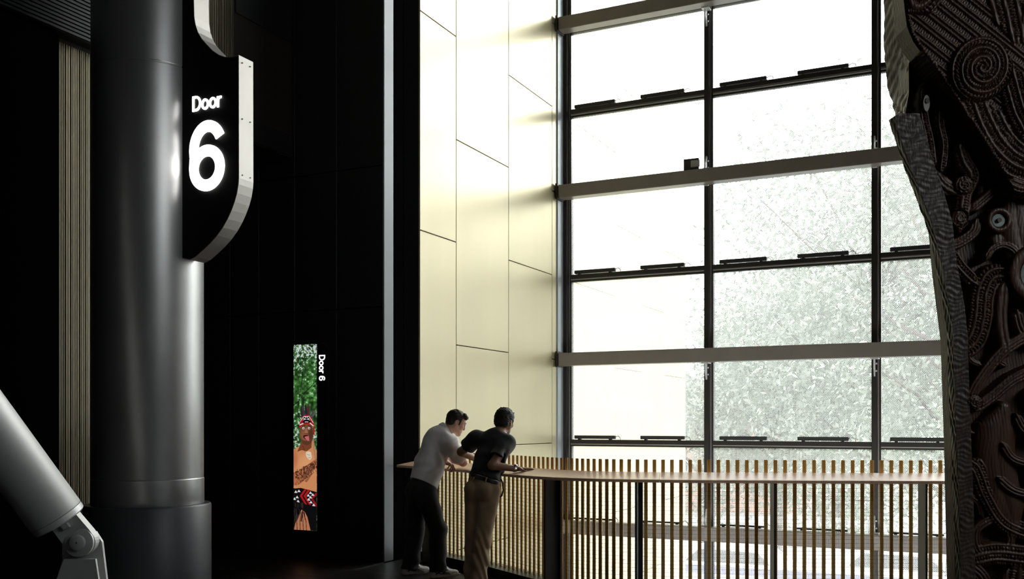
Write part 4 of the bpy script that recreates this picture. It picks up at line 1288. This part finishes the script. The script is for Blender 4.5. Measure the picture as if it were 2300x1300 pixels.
def stroke(pts, w, n, base, amp=3.0, notch=False, round_=6.0, mask=None, closed=False):
    """raised band along a curve with n ridges across it, optional notches along it"""
    P = curve_pts(pts)
    s = np.concatenate([[0], np.cumsum(np.linalg.norm(np.diff(P, axis=0), axis=1))])
    T = np.gradient(P, axis=0); T /= np.linalg.norm(T, axis=1)[:, None] + 1e-9
    sl = window(P.min(0), P.max(0), w)
    U, V = GU[sl], GV[sl]
    if U.size == 0: return
    best = np.full(U.shape, 1e9); bi = np.zeros(U.shape, int)
    for i in range(len(P)):
        d = (U - P[i, 0]) ** 2 + (V - P[i, 1]) ** 2
        m = d < best
        best[m] = d[m]; bi[m] = i
    side = (U - P[bi, 0]) * -T[bi, 1] + (V - P[bi, 1]) * T[bi, 0]
    dist = np.sqrt(best)
    taper = np.clip(np.minimum(s[bi], s[-1] - s[bi]) / (w * .8) + .35, 0, 1)
    hw = w / 2 * taper
    m = dist < hw
    x = side / (w / 2)
    h = base + round_ * np.sqrt(np.clip(1 - (dist / np.maximum(hw, 1e-3)) ** 2, 0, 1))
    ph = (x + 1) / 2 * n
    rid = np.abs(np.sin(np.pi * ph)) ** .6
    if notch:
        odd = (np.floor(ph).astype(int) % 2) == 1 if n > 1 else np.ones(U.shape, bool)
        h = h + amp * rid - amp * 1.0 * odd * (np.sin(s[bi] * 2 * np.pi / 6.0) > 0)
    else:
        h = h + amp * rid
    if mask is not None: m &= mask[sl]
    cur = HT[sl]
    cur[m] = np.maximum(cur[m], h[m])
    HT[sl] = cur
def spiral(c, r, pitch, base, amp=4.0, arms=2, aspect=1.0, tilt=0.0, dome=6.0, hand=1):
    sl = window((c[0] - r * 1.5, c[1] - r * 1.5), (c[0] + r * 1.5, c[1] + r * 1.5), 2)
    U, V = GU[sl] - c[0], GV[sl] - c[1]
    ct, st = math.cos(tilt), math.sin(tilt)
    a, b = U * ct + V * st, (-U * st + V * ct) / aspect
    R = np.hypot(a, b); th = np.arctan2(b, a) * hand
    m = R < r
    ph = R / pitch - arms * th / (2 * np.pi)
    fr_ = ph - np.floor(ph)
    h = base + dome * (1 - (R / r) ** 2) + amp * np.abs(np.sin(np.pi * fr_ * 1.0)) ** .6
    band = (np.floor(ph).astype(int) % 2) == 0
    h = h - amp * .7 * band * (np.sin(th * 40 + R) > .3)
    h = h - amp * 1.5 * (R > r - 2.0)
    cur = HT[sl]; cur[m] = h[m]; HT[sl] = cur

PA = [(2003, -160), (2003, 0), (2007, 45), (2012, 82), (2025, 115), (2067, 173), (2115, 244), (2138, 281), (2148, 294), (2185, 350), (2222, 410), (2240, 446), (2300, 458), (2440, 440), (2440, -160)]
mA = in_poly(PA, GU, GV)
HA = 62.0
HT[mA] = HA
# diagonal bars
dd = (GU - 2050) * -.62 + (GV - 60) * .785
al = (GU - 2050) * .785 + (GV - 60) * .62
ph = dd / 9.0
bar = np.abs(np.sin(np.pi * ph)) ** .5 * 6.0
third = (np.floor(ph).astype(int) % 3) == 0
bar = np.where(third, 1.5 + 2.0 * (np.sin(al * 2 * np.pi / 5.5) > 0), bar)
HT[mA] = HA + bar[mA]
stroke([(2200, -160), (2205, -60), (2235, 40), (2250, 110)], 90, 7, HA + 2, 5, True, 4, mA)
stroke([(2262, 80), (2275, 40), (2300, 15)], 20, 2, HA + 6, 4, False, 4, mA)
# bands falling from the big spiral and turning to the right
stroke([(2150, 240), (2172, 300), (2205, 355), (2250, 392), (2310, 400), (2440, 385)], 108, 9, HA + 1, 5, True, 4, mA)
stroke([(2228, 170), (2243, 230), (2262, 285), (2300, 322), (2440, 330)], 62, 6, HA + 6, 5, True, 5, mA)
stroke([(2222, 425), (2260, 440), (2320, 440), (2440, 425)], 34, 3, HA + 4, 4, False, 4, mA)
spiral((2292, 20), 30, 8, HA + 6, 4, 1, 1.2)
spiral((2298, 118), 30, 7, HA + 6, 4, 1, 1.1, 0, 4, -1)
spiral((2052, -22), 52, 8.5, HA + 8, 5, 2, 2.15, .35, 7)
spiral((2168, 180), 66, 9.5, HA + 9, 6, 2, 1.12, .4, 10, -1)
# notched rim of the upper panel
stroke([(2006, -150), (2006, 0), (2010, 45), (2016, 82), (2030, 116), (2071, 172), (2119, 243), (2142, 280), (2152, 292), (2189, 348), (2226, 408)], 9, 1, HA + 5, 3.5, True, 2)
# pierced lower carving
stroke([(2066, 196), (2062, 240), (2068, 285), (2078, 330), (2084, 385)], 24, 3, 16, 4, True, 12)
stroke([(2100, 232), (2097, 285), (2106, 335), (2100, 395)], 26, 4, 20, 4, True, 12)
stroke([(2060, 300), (2085, 292), (2112, 300)], 12, 2, 14, 3)
stroke([(2082, 340), (2110, 322), (2140, 300)], 14, 3, 14, 3)
stroke([(2088, 395), (2104, 420), (2135, 440)], 44, 4, 18, 3, False, 14)
stroke([(2140, 335), (2152, 372), (2168, 402), (2152, 440), (2146, 480), (2140, 525)], 40, 4, 22, 3, True, 14)
spiral((2148, 425), 22, 6, 34, 4, 1)
stroke([(2180, 402), (2205, 396), (2225, 400)], 16, 3, 22, 3)
stroke([(2228, 425), (2195, 455), (2165, 480)], 24, 3, 28, 3)
stroke([(2262, 440), (2268, 520), (2292, 610)], 76, 2, 24, 2, False, 12)
stroke([(2196, 410), (2192, 450)], 20, 1, 16, 2)
spiral((2140, 497), 20, 5.5, 28, 4, 1, 1.0, 0, 6, -1)
stroke([(2178, 500), (2172, 526), (2142, 549), (2108, 560)], 26, 4, 28, 4)
stroke([(2223, 525), (2222, 562)], 40, 2, 26, 2, False, 10)
stroke([(2196, 590), (2212, 565), (2235, 556), (2258, 566), (2275, 590)], 18, 3, 30, 4)
stroke([(2118, 565), (2140, 600), (2166, 628), (2182, 640)], 34, 4, 22, 4, True)
stroke([(2255, 620), (2215, 625), (2196, 662), (2190, 720), (2174, 768), (2138, 792)], 54, 6, 22, 4, True)
stroke([(2240, 640), (2234, 720), (2246, 800)], 30, 2, 26, 3)
stroke([(2268, 700), (2280, 742), (2304, 762), (2345, 772)], 26, 3, 24, 4)
stroke([(2310, 745), (2240, 790), (2190, 850), (2168, 893), (2178, 912), (2212, 892), (2262, 852), (2330, 822)], 28, 4, 26, 4)
spiral((2172, 905), 18, 5, 34, 4, 1)
stroke([(2160, 788), (2170, 810), (2194, 822)], 16, 3, 18, 3)
stroke([(2228, 812), (2246, 822)], 26, 4, 18, 3)
stroke([(2240, 915), (2224, 1000), (2236, 1100), (2264, 1185)], 92, 2, 18, 2, False, 16)
stroke([(2232, 996), (2260, 1030), (2330, 1046)], 20, 3, 34, 4)
stroke([(2224, 1072), (2262, 1100), (2330, 1112)], 22, 3, 34, 4)
stroke([(2262, 930), (2285, 966), (2340, 986)], 22, 3, 32, 4)
stroke([(2156, 968), (2176, 972)], 22, 3, 16, 3)
stroke([(2158, 1034), (2180, 1052), (2204, 1112), (2246, 1172), (2330, 1204)], 42, 6, 26, 4, True)
stroke([(2216, 1160), (2180, 1188), (2186, 1232), (2226, 1244), (2256, 1214), (2244, 1174), (2216, 1160)], 22, 3, 22, 4)
stroke([(2160, 1110), (2185, 1125), (2196, 1160)], 18, 3, 18, 3)
stroke([(2162, 1252), (2220, 1240), (2290, 1246), (2350, 1250)], 52, 6, 24, 4, True)
stroke([(2158, 1262), (2192, 1290), (2214, 1340)], 32, 4, 22, 4)
stroke([(2270, 1270), (2260, 1380), (2290, 1500), (2260, 1600)], 90, 6, 20, 4, True)
stroke([(2170, 1380), (2210, 1400), (2230, 1470)], 34, 4, 22, 4)
for q in (1060, 1150, 880, 720, 600): stroke([(2300, q), (2350, q + 30), (2430, q + 20)], 40, 4, 24, 4)
# rings round the shell eyes
for (ex, ey, r0, r1) in ((2223, 503, 15, 29), (2310, 621, 40, 66)):
    R = np.hypot(GU - ex, GV - ey)
    m = (R < r1)
    HT[m] = (40 + 6 * np.sqrt(np.clip(1 - ((R - (r0 + r1) / 2) / ((r1 - r0) / 2)) ** 2, 0, 1)))[m]
    HT[R < r0] = 38
# left limit: the outer boards cover the rim
LB = np.array([(262, 2048), (300, 2052), (390, 2080), (480, 2108), (600, 2118), (760, 2140), (900, 2146), (1100, 2152), (1300, 2156), (1610, 2160)])
lim = np.where(GV < 262, 2040, np.interp(GV, LB[:, 0], LB[:, 1]))
keep = mA | (GU > lim)
HT += (np.sin(GU * .9 + 3 * np.sin(GV * .05)) * .25)
X = cx_(GU); Z = cz_(GV); Yd = -HT * CU
vt = np.stack([X, Yd, Z], -1).reshape(-1, 3)
ids = np.arange(GU.size).reshape(GU.shape)
kq = keep[:-1, :-1] & keep[1:, :-1] & keep[1:, 1:] & keep[:-1, 1:]
fq = np.stack([ids[:-1, :-1], ids[1:, :-1], ids[1:, 1:], ids[:-1, 1:]], -1)[kq]
used = np.unique(fq); rem = np.full(GU.size, -1, np.int64); rem[used] = np.arange(len(used))
link('carved_relief', np_mesh('carved_relief', vt[used], rem[fq]), 'wood', gate, True)
bkp = [(2045, -160), (2440, -160), (2440, 1600), (2163, 1600), (2150, 1000), (2142, 760), (2122, 600), (2112, 480), (2086, 390), (2058, 300), (2045, 262)]
link('backing_board', MB().prism([(cx_(p[0]), cz_(p[1])) for p in bkp], lambda p, h: (p[0], h, p[1]), 0.004, 0.16), 'wood', gate)
# body of the upper panel behind its relief
link('upper_panel', MB().prism([(cx_(p[0] + 1.5), cz_(p[1])) for p in PA], lambda p, h: (p[0], h, p[1]), -HA * CU + 0.01, 0.003), 'wood', gate)
# outer boards with adze marks
def board(name, rows, m, seed, amp=1.0):
    """rows: (v, front-left u, width in u, front depth y, back depth y, back shift u)"""
    rng = np.random.default_rng(seed)
    rows = np.array(rows, float)
    vs_ = np.arange(rows[0, 0], rows[-1, 0] + .1, 3.0)
    col_ = [np.interp(vs_, rows[:, 0], rows[:, k]) for k in range(1, 6)]
    NS, NF = 14, 14
    ring = []
    for i, v in enumerate(vs_):
        fl_, wd2, yf, yb, bs = [c[i] for c in col_]
        pts = []
        for k in range(NF + 1):                                     # front, right to left
            t = 1 - k / NF
            nz = .0014 * math.sin(v * .62 + 2.6 * math.sin(t * 4 + v * .05) + 1.7 * math.sin(v * .11) + seed) + .0012 * math.sin(v * .23 + 9 * t)
            pts.append((cx_(fl_ + wd2 * t), yf + nz, cz_(v)))
        for k in range(1, NS + 1):                                   # left side, front to back
            t = k / NS
            nz = 1.2 * math.sin(v * .10 + 9 * t + 2 * math.sin(v * .045 + 3 * t)) + .6 * math.sin(v * .21 - 13 * t)
            pts.append((cx_(fl_ + bs * t + nz * amp), yf + (yb - yf) * t, cz_(v)))
        pts.append((cx_(fl_ + wd2), yb, cz_(v)))
        ring.append(pts)
    n = len(ring[0])
    mb = MB()
    for r in ring: mb.v += r
    for i in range(len(ring) - 1):
        for k in range(n):
            mb.f.append((i * n + k, (i + 1) * n + k, (i + 1) * n + (k + 1) % n, i * n + (k + 1) % n))
    mb.f.append(tuple(range(n))); b0_ = (len(ring) - 1) * n
    mb.f.append(tuple(range(b0_, b0_ + n))[::-1])
    return link(name, mb, m, gate, True, 55)
board('upper_side_board', [(-160, 2040, 40, .01, .34, 0), (60, 2040, 40, .01, .34, 0), (150, 2046, 40, .01, .33, 2), (185, 2046, 36, .01, .28, 2), (225, 2040, 34, .01, .21, 4), (266, 2034, 30, .01, .16, 6)], 'adze', 2)
board('lower_side_board', [(266, 2004, 46, -.09, -.02, -2), (272, 1995, 56, -.09, -.02, -2), (300, 2001, 58, -.09, -.02, 0), (338, 2014, 56, -.09, -.02, 0), (385, 2030, 54, -.09, -.02, 0), (440, 2051, 52, -.09, -.02, 0), (505, 2076, 46, -.09, -.02, 0), (590, 2097, 34, -.09, -.02, 0), (690, 2115, 34, -.09, -.02, 0), (760, 2124, 32, -.09, -.02, 0), (900, 2128, 32, -.09, -.02, 0), (1100, 2136, 32, -.09, -.02, 0), (1300, 2142, 32, -.09, -.02, 0), (1598, 2148, 32, -.09, -.02, 0)], 'adze2', 5, .5)
# shell eyes
def disc(name, u, v, y, rx, rz, th, m, parent):
    n = 40
    mb = MB()
    pts = [(math.cos(2 * math.pi * i / n), math.sin(2 * math.pi * i / n)) for i in range(n)]
    mb.prism([(cx_(u) + p[0] * rx * CU, cz_(v) + p[1] * rz * CU) for p in pts], lambda p, h: (p[0], h, p[1]), y, y - th)
    return link(name, mb, m, parent)
for (ex, ey, r, h) in ((2223, 503, 14, 38), (2310, 621, 38, 38)):
    e_ = disc('shell_eye', ex, ey, -h * CU + .002, r, r, .006, 'shell', gate)
    disc('pupil', ex, ey, -h * CU - .004, r * .36, r * .36, .012, 'wood', e_)
e_ = disc('shell_eye', 2066, 243, -32 * CU, 7, 18, .010, 'bone', gate)
disc('pupil', 2067, 238, -32 * CU - .010, 4.5, 6, .006, 'wood', e_)

# ================================================================== OUTSIDE
GZ0 = -3.6
struct('ground', box(-40, 60, WY + 0.15, 90, GZ0 - 0.2, GZ0), 'road', 'pale street paving outside the glass wall', 'ground')
def tree(loc, height, rad, crown, n, seed, label, lsize=.20, trunk=.22):
    rng = np.random.default_rng(seed)
    t = empty('tree', loc)
    tag(t, label, 'tree', 'trees outside the glass wall')
    mb = MB()
    H_ = height
    tops = [(0, 0, 0), (.1, .05, H_ * .25), (-.05, .1, H_ * .5), (.12, 0, H_ * .8)]
    mb.tube([Vector(p) for p in tops], [trunk, trunk * .8, trunk * .6, trunk * .25], 8)
    clumps = []
    for k in range(crown[3]):
        a = rng.uniform(0, 2 * math.pi); q = rng.uniform(.25, 1) ** .6; zz = rng.uniform(-1, 1)
        rr = rad * q * math.sqrt(max(.05, 1 - zz * zz * .8))
        c = np.array((crown[0] + rr * math.cos(a), crown[1] + rr * math.sin(a), crown[2] + zz * rad * 1.15))
        clumps.append(c)
        st = Vector((0, 0, max(H_ * .2, min(H_ * .75, c[2] - rr * .6))))
        mid = (st + Vector(c)) * .5 + Vector(rng.uniform(-.3, .3, 3))
        mb.tube([st, mid, Vector(c)], [trunk * .32, trunk * .18, .02], 5)
    link('trunk', mb, 'bark', t, True)
    cl = np.array(clumps)
    ctr = cl[rng.integers(0, len(cl), n)] + rng.normal(0, rad * .19, (n, 3))
    a = rng.normal(size=(n, 3)); a /= np.linalg.norm(a, axis=1)[:, None]
    b = np.cross(a, rng.normal(size=(n, 3))); b /= np.linalg.norm(b, axis=1)[:, None]
    sz = lsize * rng.uniform(.6, 1.25, n)[:, None]
    v = np.stack([ctr - a * sz, ctr + b * sz * .42, ctr + a * sz, ctr - b * sz * .42], 1).reshape(-1, 3)
    f = np.arange(4 * n).reshape(-1, 4)
    lo = link('foliage', np_mesh('foliage', v, f), 'leaf', t)
    tag(lo, kind='stuff')
    return t
def ground_at(u, d): 
    p = yw * d + rw * ((u - 1150) / 2190 * d)
    return (float(p[0]), float(p[1]), GZ0)
tree(ground_at(1960, 30), 12, 4.4, (0, 0, 9.8, 60), 42000, 1, 'largest leafy tree behind the middle of the glass wall', .10)
tree(ground_at(2140, 25), 10, 3.3, (0, 0, 7.6, 46), 26000, 2, 'dense leafy tree nearest the carved post outside', .09, .26)
tree(ground_at(1740, 34), 8, 3.0, (0, 0, 6.6, 40), 22000, 3, 'rounded leafy tree left of the largest tree', .10)
tree(ground_at(1575, 33), 6, 1.7, (.3, 0, 4.3, 24), 9000, 4, 'small low tree showing beside the gold wall end', .09, .12)
tree(ground_at(1880, 44), 8, 4.2, (0, 0, 5.2, 40), 16000, 5, 'pale distant tree low behind the parked cars', .14)

bar_ = empty('barrier_wall', (-2.0, 25.3, GZ0))
link('panel', MB().bbox(-5.6, 9, -.06, .06, 1.20, 1.40, .01), 'lav', bar_)
link('coping', MB().bbox(-5.6, 9, -.16, .10, 1.40, 1.47, .01), 'coping', bar_)
link('wall_base', MB().bbox(-5.6, 9, -.05, .12, 0, 1.20, .01), 'coping', bar_)
tag(bar_, 'low white street wall with a lavender band outside', 'wall')
def car(u, d, label):
    c = empty('car', ground_at(u, d))
    prof = [(-2.1, .35), (2.1, .35), (2.15, .75), (1.5, .92), (.8, 1.42), (-1.1, 1.45), (-1.75, .98), (-2.15, .9)]
    link('body', MB().prism(prof, lambda p, h: (p[0], h, p[1]), -.85, .85), 'carw', c)
    for q in (-.86, .86):
        link('side_window', MB().prism([(-1.45, .98), (1.15, .95), (.72, 1.34), (-1.0, 1.37)], lambda p, h: (p[0], h, p[1]), q - .01, q + .01), 'carglass', c)
        for x in (-1.3, 1.35):
            link('wheel', MB().tube([(x, q - .09, .33), (x, q + .02 * (1 if q > 0 else -1), .33)], .33, 20), 'tyre', c)
    tag(c, label, 'car', 'white cars parked on the street')
car(1660, 29.5, 'white parked car seen farther left through the battens')
car(2030, 28.5, 'white parked car seen through the battens near the carved post')
bd_ = empty('building', ground_at(1470, 62))
link('wall', MB().bbox(-9, 9, -4, 4, 0, 7.0, .02), 'pbrick', bd_)
link('roof', MB().bbox(-9.3, 9.3, -4.3, 4.3, 7.0, 7.3, .02), 'coping', bd_)
for i in range(7):
    for j in range(2):
        wv = link('window', MB().bbox(-7.8 + i * 2.5, -6.6 + i * 2.5, -4.06, -3.98, 1.2 + j * 2.8, 2.9 + j * 2.8, .02), 'coping', bd_)
        link('pane', MB().box(-7.7 + i * 2.5, -6.7 + i * 2.5, -4.08, -4.06, 1.3 + j * 2.8, 2.8 + j * 2.8), 'carglass', wv)
tag(bd_, 'distant pale pink brick building down the street', 'building')
